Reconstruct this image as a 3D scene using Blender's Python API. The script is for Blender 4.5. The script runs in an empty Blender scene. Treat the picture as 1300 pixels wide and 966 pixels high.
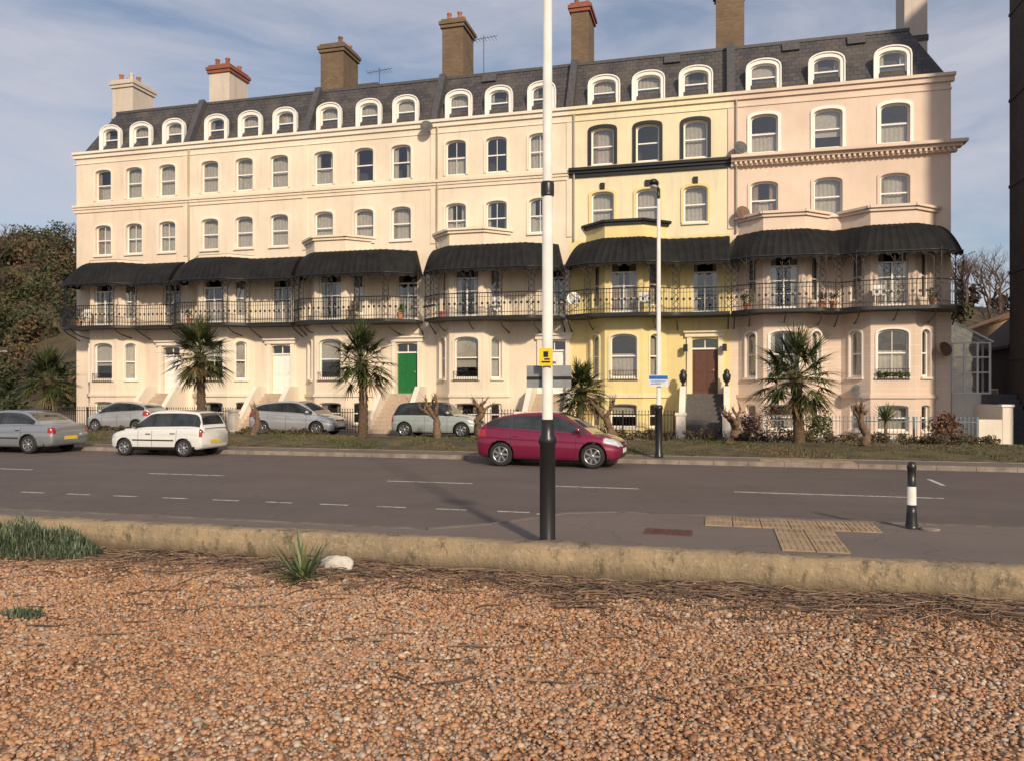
import bpy, math, random, bmesh
import numpy as np
from mathutils import Vector, Matrix, noise
from mathutils.geometry import tessellate_polygon
R = random.Random(11)
NR = np.random.RandomState(5)
scene = bpy.context.scene
V = Vector
Z = V((0, 0, 1))

# ------------------------------------------------------------------ materials
def _nt(name):
    m = bpy.data.materials.new(name); m.use_nodes = True
    nt = m.node_tree
    return m, nt, nt.nodes['Principled BSDF']

def ramp(nt, fac, stops, interp='LINEAR'):
    r = nt.nodes.new('ShaderNodeValToRGB'); r.color_ramp.interpolation = interp
    els = r.color_ramp.elements
    while len(els) < len(stops): els.new(0.5)
    for e, (p, c) in zip(els, stops):
        e.position = p; e.color = (c[0], c[1], c[2], 1)
    nt.links.new(fac, r.inputs['Fac'])
    return r.outputs['Color']

def mix(nt, fac, a, b, mode='MIX'):
    n = nt.nodes.new('ShaderNodeMix'); n.data_type = 'RGBA'; n.blend_type = mode
    for sock, val in ((n.inputs[0], fac), (n.inputs[6], a), (n.inputs[7], b)):
        if isinstance(val, bpy.types.NodeSocket):
            nt.links.new(val, sock)
        elif isinstance(val, (int, float)):
            sock.default_value = val
        else:
            sock.default_value = (val[0], val[1], val[2], 1)
    return n.outputs[2]

def coords(nt, scale=(1, 1, 1)):
    t = nt.nodes.new('ShaderNodeTexCoord'); mp = nt.nodes.new('ShaderNodeMapping')
    mp.inputs['Scale'].default_value = scale
    nt.links.new(t.outputs['Object'], mp.inputs['Vector'])
    return mp.outputs['Vector']

def noisetex(nt, scale, vec, detail=5, rough=0.6):
    n = nt.nodes.new('ShaderNodeTexNoise')
    n.inputs['Scale'].default_value = scale; n.inputs['Detail'].default_value = detail
    n.inputs['Roughness'].default_value = rough
    nt.links.new(vec, n.inputs['Vector'])
    return n.outputs['Fac']

def bump(nt, b, h, strength, dist=0.02):
    n = nt.nodes.new('ShaderNodeBump'); n.inputs['Strength'].default_value = strength
    n.inputs['Distance'].default_value = dist
    nt.links.new(h, n.inputs['Height']); nt.links.new(n.outputs['Normal'], b.inputs['Normal'])

def simple(name, c, rough=0.6, metal=0.0, coat=0.0, var=0.15, scale=8, bmp=0.0, spec=None):
    m, nt, b = _nt(name)
    v = coords(nt)
    f = noisetex(nt, scale, v)
    lo = tuple(x * (1 - var) for x in c); hi = tuple(min(1, x * (1 + var)) for x in c)
    nt.links.new(ramp(nt, f, [(0.3, lo), (0.7, hi)]), b.inputs['Base Color'])
    b.inputs['Roughness'].default_value = rough; b.inputs['Metallic'].default_value = metal
    b.inputs['Coat Weight'].default_value = coat; b.inputs['Coat Roughness'].default_value = 0.05
    if spec is not None: b.inputs['Specular IOR Level'].default_value = spec
    if bmp: bump(nt, b, f, bmp)
    return m

def stucco(name, c, dirt=(0.42, 0.34, 0.26), blocks=False, amt=0.4):
    m, nt, b = _nt(name)
    v = coords(nt); vs = coords(nt, (2.2, 2.2, 0.18))
    big = noisetex(nt, 0.45, v, 4); st = noisetex(nt, 1.6, vs, 6, 0.7); fine = noisetex(nt, 30, v, 4)
    c2 = tuple(x * 0.86 for x in c)
    base = mix(nt, ramp(nt, big, [(0.35, (0, 0, 0)), (0.65, (1, 1, 1))]), c, c2)
    d = ramp(nt, st, [(0.50, (0, 0, 0)), (0.8, (amt, amt, amt))])
    col = mix(nt, d, base, dirt)
    if blocks:
        tc = nt.nodes.new('ShaderNodeTexCoord'); sp = nt.nodes.new('ShaderNodeSeparateXYZ'); cb = nt.nodes.new('ShaderNodeCombineXYZ')
        nt.links.new(tc.outputs['Object'], sp.inputs[0]); nt.links.new(sp.outputs[0], cb.inputs[0]); nt.links.new(sp.outputs[2], cb.inputs[1])
        br = nt.nodes.new('ShaderNodeTexBrick')
        br.inputs['Scale'].default_value = 1.0; br.inputs['Brick Width'].default_value = 40; br.inputs['Row Height'].default_value = 0.42
        br.inputs['Mortar Size'].default_value = 0.014
        nt.links.new(cb.outputs[0], br.inputs['Vector'])
        fm = nt.nodes.new('ShaderNodeMath'); fm.operation = 'MULTIPLY'; fm.inputs[1].default_value = .45
        nt.links.new(br.outputs['Fac'], fm.inputs[0])
        col = mix(nt, fm.outputs[0], col, (0.8, 0.72, 0.64))
    nt.links.new(col, b.inputs['Base Color'])
    b.inputs['Roughness'].default_value = 0.8
    bump(nt, b, fine, 0.15, 0.01)
    return m

def slate(name):
    m, nt, b = _nt(name)
    tc = nt.nodes.new('ShaderNodeTexCoord'); sp = nt.nodes.new('ShaderNodeSeparateXYZ'); cb = nt.nodes.new('ShaderNodeCombineXYZ')
    nt.links.new(tc.outputs['Object'], sp.inputs[0]); nt.links.new(sp.outputs[0], cb.inputs[0]); nt.links.new(sp.outputs[2], cb.inputs[1])
    br = nt.nodes.new('ShaderNodeTexBrick')
    br.inputs['Scale'].default_value = 1; br.inputs['Brick Width'].default_value = 0.3; br.inputs['Row Height'].default_value = 0.2
    br.inputs['Mortar Size'].default_value = 0.012; br.inputs['Color1'].default_value = (0.045, 0.043, 0.046, 1)
    br.inputs['Color2'].default_value = (0.08, 0.07, 0.068, 1); br.inputs['Mortar'].default_value = (0.015, 0.015, 0.018, 1)
    nt.links.new(cb.outputs[0], br.inputs['Vector'])
    f = noisetex(nt, 0.9, coords(nt), 5)
    nt.links.new(mix(nt, ramp(nt, f, [(0.45, (0, 0, 0)), (0.75, (0.6, 0.6, 0.6))]), br.outputs['Color'], (0.14, 0.115, 0.09)), b.inputs['Base Color'])
    b.inputs['Roughness'].default_value = 0.5
    bump(nt, b, br.outputs['Fac'], -0.5, 0.02)
    return m

def brick(name, c1, c2, mortar):
    m, nt, b = _nt(name)
    tc = nt.nodes.new('ShaderNodeTexCoord'); sp = nt.nodes.new('ShaderNodeSeparateXYZ'); cb = nt.nodes.new('ShaderNodeCombineXYZ')
    ad = nt.nodes.new('ShaderNodeMath'); ad.operation = 'ADD'
    nt.links.new(tc.outputs['Object'], sp.inputs[0]); nt.links.new(sp.outputs[0], ad.inputs[0]); nt.links.new(sp.outputs[1], ad.inputs[1])
    nt.links.new(ad.outputs[0], cb.inputs[0]); nt.links.new(sp.outputs[2], cb.inputs[1])
    br = nt.nodes.new('ShaderNodeTexBrick')
    br.inputs['Scale'].default_value = 1; br.inputs['Brick Width'].default_value = 0.225; br.inputs['Row Height'].default_value = 0.075
    br.inputs['Mortar Size'].default_value = 0.01
    br.inputs['Color1'].default_value = (*c1, 1); br.inputs['Color2'].default_value = (*c2, 1); br.inputs['Mortar'].default_value = (*mortar, 1)
    nt.links.new(cb.outputs[0], br.inputs['Vector'])
    f = noisetex(nt, 1.3, coords(nt), 5)
    nt.links.new(mix(nt, ramp(nt, f, [(0.4, (0, 0, 0)), (0.75, (0.55, 0.55, 0.55))]), br.outputs['Color'], tuple(x * 0.4 for x in c1)), b.inputs['Base Color'])
    b.inputs['Roughness'].default_value = 0.9
    return m

def glassmat(name):
    m = bpy.data.materials.new(name); m.use_nodes = True; nt = m.node_tree
    nt.nodes.clear()
    o = nt.nodes.new('ShaderNodeOutputMaterial'); mx = nt.nodes.new('ShaderNodeMixShader')
    t = nt.nodes.new('ShaderNodeBsdfTransparent'); t.inputs[0].default_value = (0.92, 0.94, 0.93, 1)
    g = nt.nodes.new('ShaderNodeBsdfGlossy'); g.inputs['Roughness'].default_value = 0.03
    lw = nt.nodes.new('ShaderNodeLayerWeight'); lw.inputs['Blend'].default_value = .5
    pw_ = nt.nodes.new('ShaderNodeMath'); pw_.operation = 'POWER'; pw_.inputs[1].default_value = 3.5
    ma = nt.nodes.new('ShaderNodeMath'); ma.operation = 'MULTIPLY_ADD'; ma.inputs[1].default_value = .7; ma.inputs[2].default_value = .16
    nt.links.new(lw.outputs['Facing'], pw_.inputs[0]); nt.links.new(pw_.outputs[0], ma.inputs[0])
    nb = nt.nodes.new('ShaderNodeBump'); nb.inputs['Strength'].default_value = 0.12; nb.inputs['Distance'].default_value = 0.08
    nt.links.new(noisetex(nt, 1.5, coords(nt), 1), nb.inputs['Height']); nt.links.new(nb.outputs[0], g.inputs['Normal'])
    nt.links.new(ma.outputs[0], mx.inputs[0]); nt.links.new(t.outputs[0], mx.inputs[1]); nt.links.new(g.outputs[0], mx.inputs[2])
    nt.links.new(mx.outputs[0], o.inputs[0])
    return m

def attrmat(name, stops, rough=0.7):
    m, nt, b = _nt(name)
    a = nt.nodes.new('ShaderNodeAttribute'); a.attribute_name = 'rnd'
    nt.links.new(ramp(nt, a.outputs['Fac'], stops), b.inputs['Base Color'])
    b.inputs['Roughness'].default_value = rough
    return m

M = {}
M['cream'] = stucco('cream_stucco', (0.79, 0.68, 0.54))
M['cream2'] = stucco('cream_stucco_b', (0.77, 0.64, 0.51))
M['ptrim'] = stucco('pale_trim_stucco', (0.82, 0.74, 0.63))
M['yellow'] = stucco('yellow_stucco', (0.79, 0.65, 0.31))
M['yellow_top'] = stucco('pale_yellow_stucco', (0.80, 0.71, 0.49))
M['pink'] = stucco('pink_stucco', (0.75, 0.60, 0.49), amt=0.25)
M['pinkblock'] = stucco('pink_blockwork', (0.73, 0.58, 0.47), blocks=True, amt=0.2)
M['white'] = simple('white_paint', (0.8, 0.77, 0.72), 0.5, var=0.06)
M['black'] = simple('black_iron_paint', (0.014, 0.014, 0.015), 0.45)
M['canopy'] = simple('canopy_dark_metal', (0.010, 0.010, 0.011), 0.7, var=0.5, scale=2.5, spec=.25)
M['slate'] = slate('slate_roof')
M['lead'] = simple('lead_grey', (0.07, 0.068, 0.072), 0.6, var=0.3)
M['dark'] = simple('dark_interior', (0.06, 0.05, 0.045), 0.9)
M['glass'] = glassmat('window_glass')
M['net'] = simple('net_curtain', (0.40, 0.36, 0.31), 0.9, var=0.15)
M['drape'] = simple('drape', (0.28, 0.20, 0.14), 0.9, var=0.3)
M['brownbrick'] = brick('brown_chimney_brick', (0.20, 0.13, 0.075), (0.14, 0.09, 0.05), (0.16, 0.13, 0.1))
M['redbrick'] = brick('red_chimney_brick', (0.33, 0.09, 0.05), (0.26, 0.07, 0.04), (0.2, 0.14, 0.1))
M['darkbrick'] = brick('dark_brick_wall', (0.085, 0.055, 0.038), (0.06, 0.04, 0.03), (0.06, 0.05, 0.04))
M['terracotta'] = simple('terracotta', (0.35, 0.14, 0.08), 0.8)
M['green_door'] = simple('green_door_paint', (0.012, 0.14, 0.035), 0.35, var=0.05)
M['brown_door'] = simple('brown_door_wood', (0.10, 0.04, 0.025), 0.45)
M['step'] = simple('step_stone', (0.10, 0.09, 0.085), 0.85, bmp=0.2)
M['pale_step'] = simple('pale_step_stone', (0.42, 0.33, 0.25), 0.85, bmp=0.2)

# ------------------------------------------------------------------ mesh builder
class MB:
    def __init__(s): s.v = []; s.f = []; s.m = []; s.s = []; s.mats = []
    def mi(s, mat):
        if mat not in s.mats: s.mats.append(mat)
        return s.mats.index(mat)
    def add(s, vs, fs, mat, smooth=False):
        o = len(s.v); k = s.mi(mat)
        s.v.extend([tuple(p) for p in vs])
        for f in fs:
            s.f.append(tuple(i + o for i in f)); s.m.append(k); s.s.append(smooth)
    def box(s, x0, x1, y0, y1, z0, z1, mat, M4=None):
        vs = [V((x, y, z)) for z in (z0, z1) for y in (y0, y1) for x in (x0, x1)]
        if M4: vs = [M4 @ p for p in vs]
        s.add(vs, [(0, 2, 3, 1), (4, 5, 7, 6), (0, 1, 5, 4), (2, 6, 7, 3), (0, 4, 6, 2), (1, 3, 7, 5)], mat)
    def obox(s, O, u, n, a0, a1, b0, b1, c0, c1, mat):
        vs = [O + u * a + Z * b + n * c for b in (b0, b1) for c in (c0, c1) for a in (a0, a1)]
        s.add(vs, [(0, 2, 3, 1), (4, 5, 7, 6), (0, 1, 5, 4), (2, 6, 7, 3), (0, 4, 6, 2), (1, 3, 7, 5)], mat)
    def slab(s, pts, z0, z1, mat):
        n = len(pts)
        tri = tessellate_polygon([[V((p[0], p[1], 0)) for p in pts]])
        vs = [(p[0], p[1], z1) for p in pts] + [(p[0], p[1], z0) for p in pts]
        fs = [tuple(t) for t in tri] + [tuple(i + n for i in t) for t in tri]
        fs += [(i, (i + 1) % n, (i + 1) % n + n, i + n) for i in range(n)]
        s.add(vs, fs, mat)
    def plate(s, outer, holes, O, u, n, c0, c1, mat, outer_sides=True):
        loops = [outer] + list(holes)
        tri = tessellate_polygon([[V((a, b, 0)) for a, b in l] for l in loops])
        flat = [p for l in loops for p in l]; N = len(flat)
        vs = [O + u * a + Z * b + n * c1 for a, b in flat] + [O + u * a + Z * b + n * c0 for a, b in flat]
        fs = [tuple(t) for t in tri] + [tuple(i + N for i in t) for t in tri]
        o = 0
        for li, l in enumerate(loops):
            k = len(l)
            if li > 0 or outer_sides:
                fs += [(o + i, o + (i + 1) % k, o + (i + 1) % k + N, o + i + N) for i in range(k)]
            o += k
        s.add(vs, fs, mat)
    def tube(s, path, rad, n, mat, smooth=True, cap=True):
        path = [V(p) for p in path]
        if not hasattr(rad, '__len__'): rad = [rad] * len(path)
        vs = []; fs = []
        for i, p in enumerate(path):
            d = (path[min(i + 1, len(path) - 1)] - path[max(i - 1, 0)])
            if d.length < 1e-9: d = V((0, 0, 1))
            d.normalize()
            ref = V((0, 0, 1)) if abs(d.z) < 0.9 else V((1, 0, 0))
            a = d.cross(ref).normalized(); b = d.cross(a)
            for k in range(n):
                t = 2 * math.pi * k / n
                vs.append(p + (a * math.cos(t) + b * math.sin(t)) * rad[i])
        for i in range(len(path) - 1):
            for k in range(n):
                fs.append((i * n + k, i * n + (k + 1) % n, (i + 1) * n + (k + 1) % n, (i + 1) * n + k))
        if cap:
            fs.append(tuple(range(n))); fs.append(tuple((len(path) - 1) * n + k for k in range(n)))
        s.add(vs, fs, mat, smooth)
    def lathe(s, prof, n, mat, M4=None, smooth=True):
        vs = []; fs = []
        for r, z in prof:
            for k in range(n):
                t = 2 * math.pi * k / n; p = V((r * math.cos(t), r * math.sin(t), z))
                vs.append(M4 @ p if M4 else p)
        for i in range(len(prof) - 1):
            for k in range(n):
                fs.append((i * n + k, i * n + (k + 1) % n, (i + 1) * n + (k + 1) % n, (i + 1) * n + k))
        fs.append(tuple(range(n))); fs.append(tuple((len(prof) - 1) * n + k for k in range(n)))
        s.add(vs, fs, mat, smooth)
    def ell(s, c, r, mat, n=12, m=8, M4=None):
        vs = []; fs = []
        for i in range(m + 1):
            ph = math.pi * i / m
            for k in range(n):
                t = 2 * math.pi * k / n
                p = V((c[0] + r[0] * math.sin(ph) * math.cos(t), c[1] + r[1] * math.sin(ph) * math.sin(t), c[2] + r[2] * math.cos(ph)))
                vs.append(M4 @ p if M4 else p)
        for i in range(m):
            for k in range(n):
                fs.append((i * n + k, i * n + (k + 1) % n, (i + 1) * n + (k + 1) % n, (i + 1) * n + k))
        s.add(vs, fs, mat, True)
    def build(s, name, parent=None, loc=None, rnd=None):
        me = bpy.data.meshes.new(name); me.from_pydata(s.v, [], s.f)
        for mt in s.mats: me.materials.append(mt)
        me.polygons.foreach_set('material_index', s.m); me.polygons.foreach_set('use_smooth', s.s)
        if rnd is not None:
            a = me.attributes.new('rnd', 'FLOAT', 'POINT'); a.data.foreach_set('value', np.array(rnd, dtype=np.float32))
        me.update()
        ob = bpy.data.objects.new(name, me); scene.collection.objects.link(ob)
        if parent: ob.parent = parent
        if loc: ob.location = loc
        return ob

def empty(name, loc=(0, 0, 0), rz=0):
    e = bpy.data.objects.new(name, None); scene.collection.objects.link(e)
    e.location = loc; e.rotation_euler = (0, 0, rz); e.empty_display_size = 0.3
    return e

def npmesh(name, verts, faces, mat, rnd=None, smooth=False, parent=None):
    k = faces.shape[1]
    me = bpy.data.meshes.new(name)
    me.vertices.add(len(verts)); me.vertices.foreach_set('co', verts.astype(np.float32).ravel())
    me.loops.add(faces.size); me.loops.foreach_set('vertex_index', faces.astype(np.int32).ravel())
    me.polygons.add(len(faces)); me.polygons.foreach_set('loop_start', np.arange(0, faces.size, k, dtype=np.int32))
    me.polygons.foreach_set('loop_total', np.full(len(faces), k, dtype=np.int32))
    me.polygons.foreach_set('use_smooth', np.full(len(faces), smooth))
    if rnd is not None:
        a = me.attributes.new('rnd', 'FLOAT', 'POINT'); a.data.foreach_set('value', rnd.astype(np.float32))
    me.materials.append(mat); me.update(calc_edges=True)
    ob = bpy.data.objects.new(name, me); scene.collection.objects.link(ob)
    if parent: ob.parent = parent
    return ob

# ------------------------------------------------------------------ CARS
tyre = simple('tyre_rubber', (0.02, 0.02, 0.02), 0.85)
rimm = simple('alloy_rim', (0.45, 0.45, 0.46), 0.3, metal=0.8, var=0.05)
carglass = simple('car_glass', (0.03, 0.034, 0.036), 0.04, var=0.6, scale=2, coat=0.5)
plastic = simple('black_plastic', (0.02, 0.02, 0.022), 0.5)
lampm = simple('headlamp_glass', (0.5, 0.52, 0.55), 0.1, coat=1.0, var=0.3, scale=20)
redm = simple('tail_lamp_red', (0.35, 0.01, 0.01), 0.15, coat=1.0)
platey = simple('number_plate_yellow', (0.7, 0.5, 0.05), 0.4)
platew = simple('number_plate_white', (0.75, 0.75, 0.72), 0.4)

def interp(pts, x):
    if x <= pts[0][0]: return pts[0][1]
    if x >= pts[-1][0]: return pts[-1][1]
    for i in range(len(pts) - 1):
        if pts[i][0] <= x <= pts[i + 1][0]:
            x0, y0 = pts[i]; x1, y1 = pts[i + 1]; h = x1 - x0
            def sl(j):
                if j <= 0: return (pts[1][1] - pts[0][1]) / (pts[1][0] - pts[0][0])
                if j >= len(pts) - 1: return (pts[-1][1] - pts[-2][1]) / (pts[-1][0] - pts[-2][0])
                a = (pts[j][1] - pts[j - 1][1]) / (pts[j][0] - pts[j - 1][0]); b = (pts[j + 1][1] - pts[j][1]) / (pts[j + 1][0] - pts[j][0])
                return 0 if a * b <= 0 else 2 * a * b / (a + b)
            m0, m1 = sl(i) * h, sl(i + 1) * h; t = (x - x0) / h
            return (2 * t ** 3 - 3 * t ** 2 + 1) * y0 + (t ** 3 - 2 * t * t + t) * m0 + (-2 * t ** 3 + 3 * t * t) * y1 + (t ** 3 - t * t) * m1

def car(name, loc, rz, L, W, paint, top, bot, plan, roof, wheels, wr, pillars, ws, rs, lamp, tail, trim=False, roofmat=None, plates=(.45, .6), roundlamp=False):
    root = empty(name, loc, rz); hw = W / 2; hl = L / 2
    NS = 96
    xs = [-hl + L * (.5 - .5 * math.cos(math.pi * i / NS)) for i in range(NS + 1)]
    xs = [-.5 * L * (1 - 2 * i / NS) * .55 + x * .45 for i, x in enumerate(xs)]
    xs[0], xs[-1] = -hl, hl
    rows = []
    for x in xs:
        zt, zb, w = interp(top, x), interp(bot, x), hw * interp(plan, x); d = zt - zb
        prof = [(0, 0), (.86, 0), (.955, .05), (.985, .16), (.995, .30), (1.0, .45), (.998, .56), (.986, .62), (.990, .68), (.985, .78), (.965, .88), (.92, .955), (.84, .995), (.6, 1.035), (.3, 1.055), (0, 1.06)]
        rows.append([(x, w * a, zb + d * q) for a, q in prof] + [(x, -w * a, zb + d * q) for a, q in reversed(prof[1:-1])])
    n = len(rows[0]); vs = [p for r in rows for p in r]; fs = []; ms = []
    arch_ = wr * 1.15
    mats = [paint, plastic, lampm, redm, rimm]
    def cls(c):
        x, y, z = c; a = abs(y)
        if z < interp(bot, x) + .075 and abs(x) < hl * .86: return 1
        if roundlamp:
            if x > hl * .72 and ((a - hw * .66) / .12) ** 2 + ((z - lamp[1]) / .11) ** 2 < 1: return 2
        else:
            if x > hl - lamp[0] and z < lamp[1] + .03 + (hl - x) * .10 and z > lamp[1] - .15 + (hl - x) * .20 and a > hw * .42: return 2
        if x > hl - .16 and a < hw * .62 and .25 < z < .40: return 1
        if x > hl - .14 and a < hw * .36 and lamp[1] - .13 < z < lamp[1] - .05: return 1
        if x < -hl + tail[0] and a > hw * .66 and tail[1] < z < tail[2]: return 3
        return 0
    for i in range(NS):
        for k in range(n):
            f = (i * n + k, i * n + (k + 1) % n, (i + 1) * n + (k + 1) % n, (i + 1) * n + k)
            c = sum((V(vs[j]) for j in f), V()) / 4
            fs.append(f); ms.append(cls(c))
    fs += [tuple(range(n)), tuple(NS * n + k for k in range(n))]; ms += [0, 0]
    bm = bmesh.new(); bv = [bm.verts.new(p) for p in vs]
    for f, m in zip(fs, ms):
        fc = bm.faces.new([bv[j] for j in f]); fc.material_index = m; fc.smooth = True
    bmesh.ops.recalc_face_normals(bm, faces=bm.faces)
    me = bpy.data.meshes.new('b'); bm.to_mesh(me); bm.free()
    for m in mats: me.materials.append(m)
    ob = bpy.data.objects.new('b', me); scene.collection.objects.link(ob)
    bm = bmesh.new()
    for wx in wheels:
        mt = Matrix.Translation((wx, 0, wr)) @ Matrix.Rotation(math.pi / 2, 4, 'X')
        bmesh.ops.create_cone(bm, cap_ends=True, segments=40, radius1=arch_, radius2=arch_, depth=W * 1.5, matrix=mt)
    cme = bpy.data.meshes.new('c'); bm.to_mesh(cme); bm.free()
    for m in mats: cme.materials.append(m)
    for p in cme.polygons: p.material_index = 1
    cut = bpy.data.objects.new('c', cme); scene.collection.objects.link(cut)
    bo = ob.modifiers.new('b', 'BOOLEAN'); bo.object = cut; bo.operation = 'DIFFERENCE'; bo.solver = 'EXACT'
    nm = bpy.data.meshes.new_from_object(ob.evaluated_get(bpy.context.evaluated_depsgraph_get()))
    bpy.data.objects.remove(ob); bpy.data.objects.remove(cut)
    nm.name = 'body'; bob = bpy.data.objects.new('body', nm); scene.collection.objects.link(bob); bob.parent = root
    x0, x1 = roof[0][0], roof[-1][0]
    cuts = sorted(set([x0 + (x1 - x0) * i / 70 for i in range(71)] + [q for p in pillars for q in p] + [ws, rs]))
    cb = MB(); g = []
    sp = [0, .10, .12, .3, .5, .7, .84, .86, .96]
    for x in cuts:
        zr = interp(roof, x); zb_ = interp(top, x) - .02
        wb = hw * interp(plan, x) * .905
        hgt = max(.004, zr - zb_)
        pts = []
        for q in sp:
            z = zb_ + hgt * q; pts.append((x, wb - .34 * (z - zb_) * (.75 + .5 * q), z))
        ye = pts[-1][1]
        for q, dz in ((.965, .985), (.90, 1.0), (.87, 1.003), (.6, 1.02), (.3, 1.03), (0, 1.034)):
            pts.append((x, ye * q, zb_ + hgt * dz))
        pts = pts + [(a, -bq, c) for a, bq, c in reversed(pts[:-1])]
        g.append(pts)
    n = len(g[0]); nsp = len(sp)
    for i in range(len(cuts) - 1):
        xm = (cuts[i] + cuts[i + 1]) / 2
        inpil = any(p[0] <= xm <= p[1] for p in pillars)
        zr = interp(roof, xm); zb_ = interp(top, xm)
        for k in range(n - 1):
            kk = min(k, n - 2 - k)
            m = roofmat or paint
            if kk < nsp - 1:
                lo, hi = sp[kk], sp[kk + 1]
                if zr - zb_ > .13:
                    if lo >= .12 and hi <= .84 and not inpil: m = carglass
                    elif lo >= .10 and hi <= .86: m = plastic
            elif kk >= nsp + 1:
                if xm > ws and zr - zb_ > .02: m = carglass
                if xm < rs and zr - zb_ > .10: m = carglass
            cb.add([g[i][k], g[i][k + 1], g[i + 1][k + 1], g[i + 1][k]], [(0, 1, 2, 3)], m, True)
    co_ = cb.build('cabin', root)
    bm = bmesh.new(); bm.from_mesh(co_.data); bmesh.ops.remove_doubles(bm, verts=bm.verts, dist=.0005); bmesh.ops.recalc_face_normals(bm, faces=bm.faces); bm.to_mesh(co_.data); bm.free()
    d = MB()
    wbx = [p for p in pillars if x0 + .3 < p[0] and p[1] < x1 - .2]
    for sgn in (1, -1):
        seams = [ws + (x1 - ws) * .55] + [(p[0] + p[1]) / 2 for p in wbx[-1:]] + ([wheels[0] + wr * .9] if len(wbx) > 1 else [])
        for sx in seams:
            w = hw * interp(plan, sx); zt_ = interp(top, sx); zb = interp(bot, sx); dd = zt_ - zb
            pp = [(.955, .05), (.985, .16), (.995, .30), (1.0, .45), (.998, .56), (.986, .62), (.990, .68), (.985, .78), (.965, .88)]
            d.tube([(sx, sgn * w * a, zb + dd * q) for a, q in pp], .0065, 4, plastic)
        for sx in seams[1:]:
            w = hw * interp(plan, sx) * .990; z = interp(top, sx) - .20
            d.box(sx + .05, sx + .22, sgn * w - .012, sgn * w + .012, z, z + .028, plastic if trim else paint)
        if trim:
            q0, q1 = wheels[0] + wr * 1.25, wheels[1] - wr * 1.25
            d.tube([(q0 + (q1 - q0) * t / 8, sgn * hw * interp(plan, q0 + (q1 - q0) * t / 8) * 1.0, .50) for t in range(9)], .022, 6, plastic)
        mx = ws + (x1 - ws) * .62; mz = interp(top, mx) + .10
        d.ell((mx, sgn * (hw + .03), mz), (.085, .10, .065), plastic if trim else paint)
        ya_, yb_ = sorted((sgn * hw * .86, sgn * hw))
        d.box(mx - .02, mx + .03, ya_, yb_, mz - .06, mz - .03, plastic)
    d.box(hl - .03, hl + .012, -.26, .26, plates[0] - .055, plates[0] + .055, platew)
    d.box(-hl - .012, -hl + .03, -.26, .26, plates[1] - .055, plates[1] + .055, platey)
    d.tube([(rs + .15, 0, interp(roof, rs + .15) + .01), (rs - .02, 0, interp(roof, rs) + .30)], .007, 4, plastic)
    d.build('fittings', root)
    wb = MB()
    for wx in wheels:
        for sgn in (1, -1):
            yo = sgn * (hw - .02)
            T = Matrix.Translation((wx, yo, wr)) @ Matrix.Rotation(-sgn * math.pi / 2, 4, 'X')
            wb.lathe([(wr * .62, -.2), (wr * .93, -.19), (wr, -.16), (wr, -.05), (wr * .95, -.01), (wr * .70, 0), (wr * .66, -.02)], 28, tyre, T)
            wb.lathe([(wr * .68, -.06), (wr * .68, -.012), (wr * .62, -.008), (wr * .59, -.05)], 28, rimm, T)
            wb.lathe([(0.001, -.055), (wr * .6, -.055), (wr * .6, -.06)], 24, plastic, T, False)
            for k in range(7):
                TT = T @ Matrix.Rotation(2 * math.pi * k / 7, 4, 'Z')
                wb.box(0, wr * .62, -.026, .026, -.05, -.018, rimm, TT)
            wb.lathe([(0.05, -.05), (.055, -.01), (.02, -.004)], 12, rimm, T)
    wb.build('wheels', root)
    return root
def scl(pts, L, H=1): return [(x * L / 2, z * H) for x, z in pts]
def paint(name, c, metal=0.3):
    return simple(name, c, 0.28, metal=metal, coat=1.0, var=0.04)
maroon = paint('maroon_car_paint', (0.20, 0.008, 0.045))
silver = paint('silver_car_paint', (0.50, 0.51, 0.53), .5)
grey = paint('grey_car_paint', (0.30, 0.32, 0.35), .5)
whitep = paint('white_car_paint', (0.66, 0.66, 0.64), 0)
minip = paint('pale_grey_green_car_paint', (0.38, 0.43, 0.41), .3)
def hatch_spec(L, k=1.0):
    return dict(top=scl([(-1, .72), (-.975, .90), (-.92, 1.02), (-.8, 1.03), (-.4, .98), (0, .94), (.40, .90), (.58, .875), (.76, .82), (.90, .74), (.97, .65), (1, .55)], L, k),
        bot=scl([(-1, .44), (-.97, .30), (-.9, .24), (-.6, .19), (.6, .17), (.88, .19), (.96, .24), (1, .36)], L),
        plan=scl([(-1, .72), (-.96, .86), (-.85, .945), (-.55, .99), (0, 1), (.5, .995), (.75, .955), (.9, .85), (.965, .73), (1, .58)], L),
        roof=scl([(-.955, .97), (-.88, 1.11), (-.76, 1.25), (-.60, 1.35), (-.3, 1.425), (-.02, 1.445), (.12, 1.42), (.30, 1.28), (.50, 1.06), (.64, .87)], L, k))
def hatchcar(name, loc, rz, L, W, p, k=1.0, wr=.315):
    s = L / 3.95
    car(name, loc, rz, L, W, p, wheels=(-1.24 * s, 1.25 * s), wr=wr, pillars=[(-1.95 * s, -1.34 * s), (-.90 * s, -.87 * s), (-.16 * s, -.08 * s), (.86 * s, 1.3 * s)],
        ws=.26 * s, rs=-1.48 * s, lamp=(.46, .72 * k), tail=(.30, .76 * k, 1.0 * k), **hatch_spec(L, k))
kerbY = 22.1
hatchcar('parked_hatchback_car', (-4.40, 21.15, 0.004), math.radians(-1.5), 3.95, 1.72, maroon, 1.0, .32)
hatchcar('parked_silver_car', (-17.4, 30.3, .139), 0, 4.0, 1.70, silver, 1.0, .30)
hatchcar('parked_compact_car', (-26.6, 30.9, .139), math.pi, 3.5, 1.6, silver, .96, .28)
L = 4.35
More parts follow.
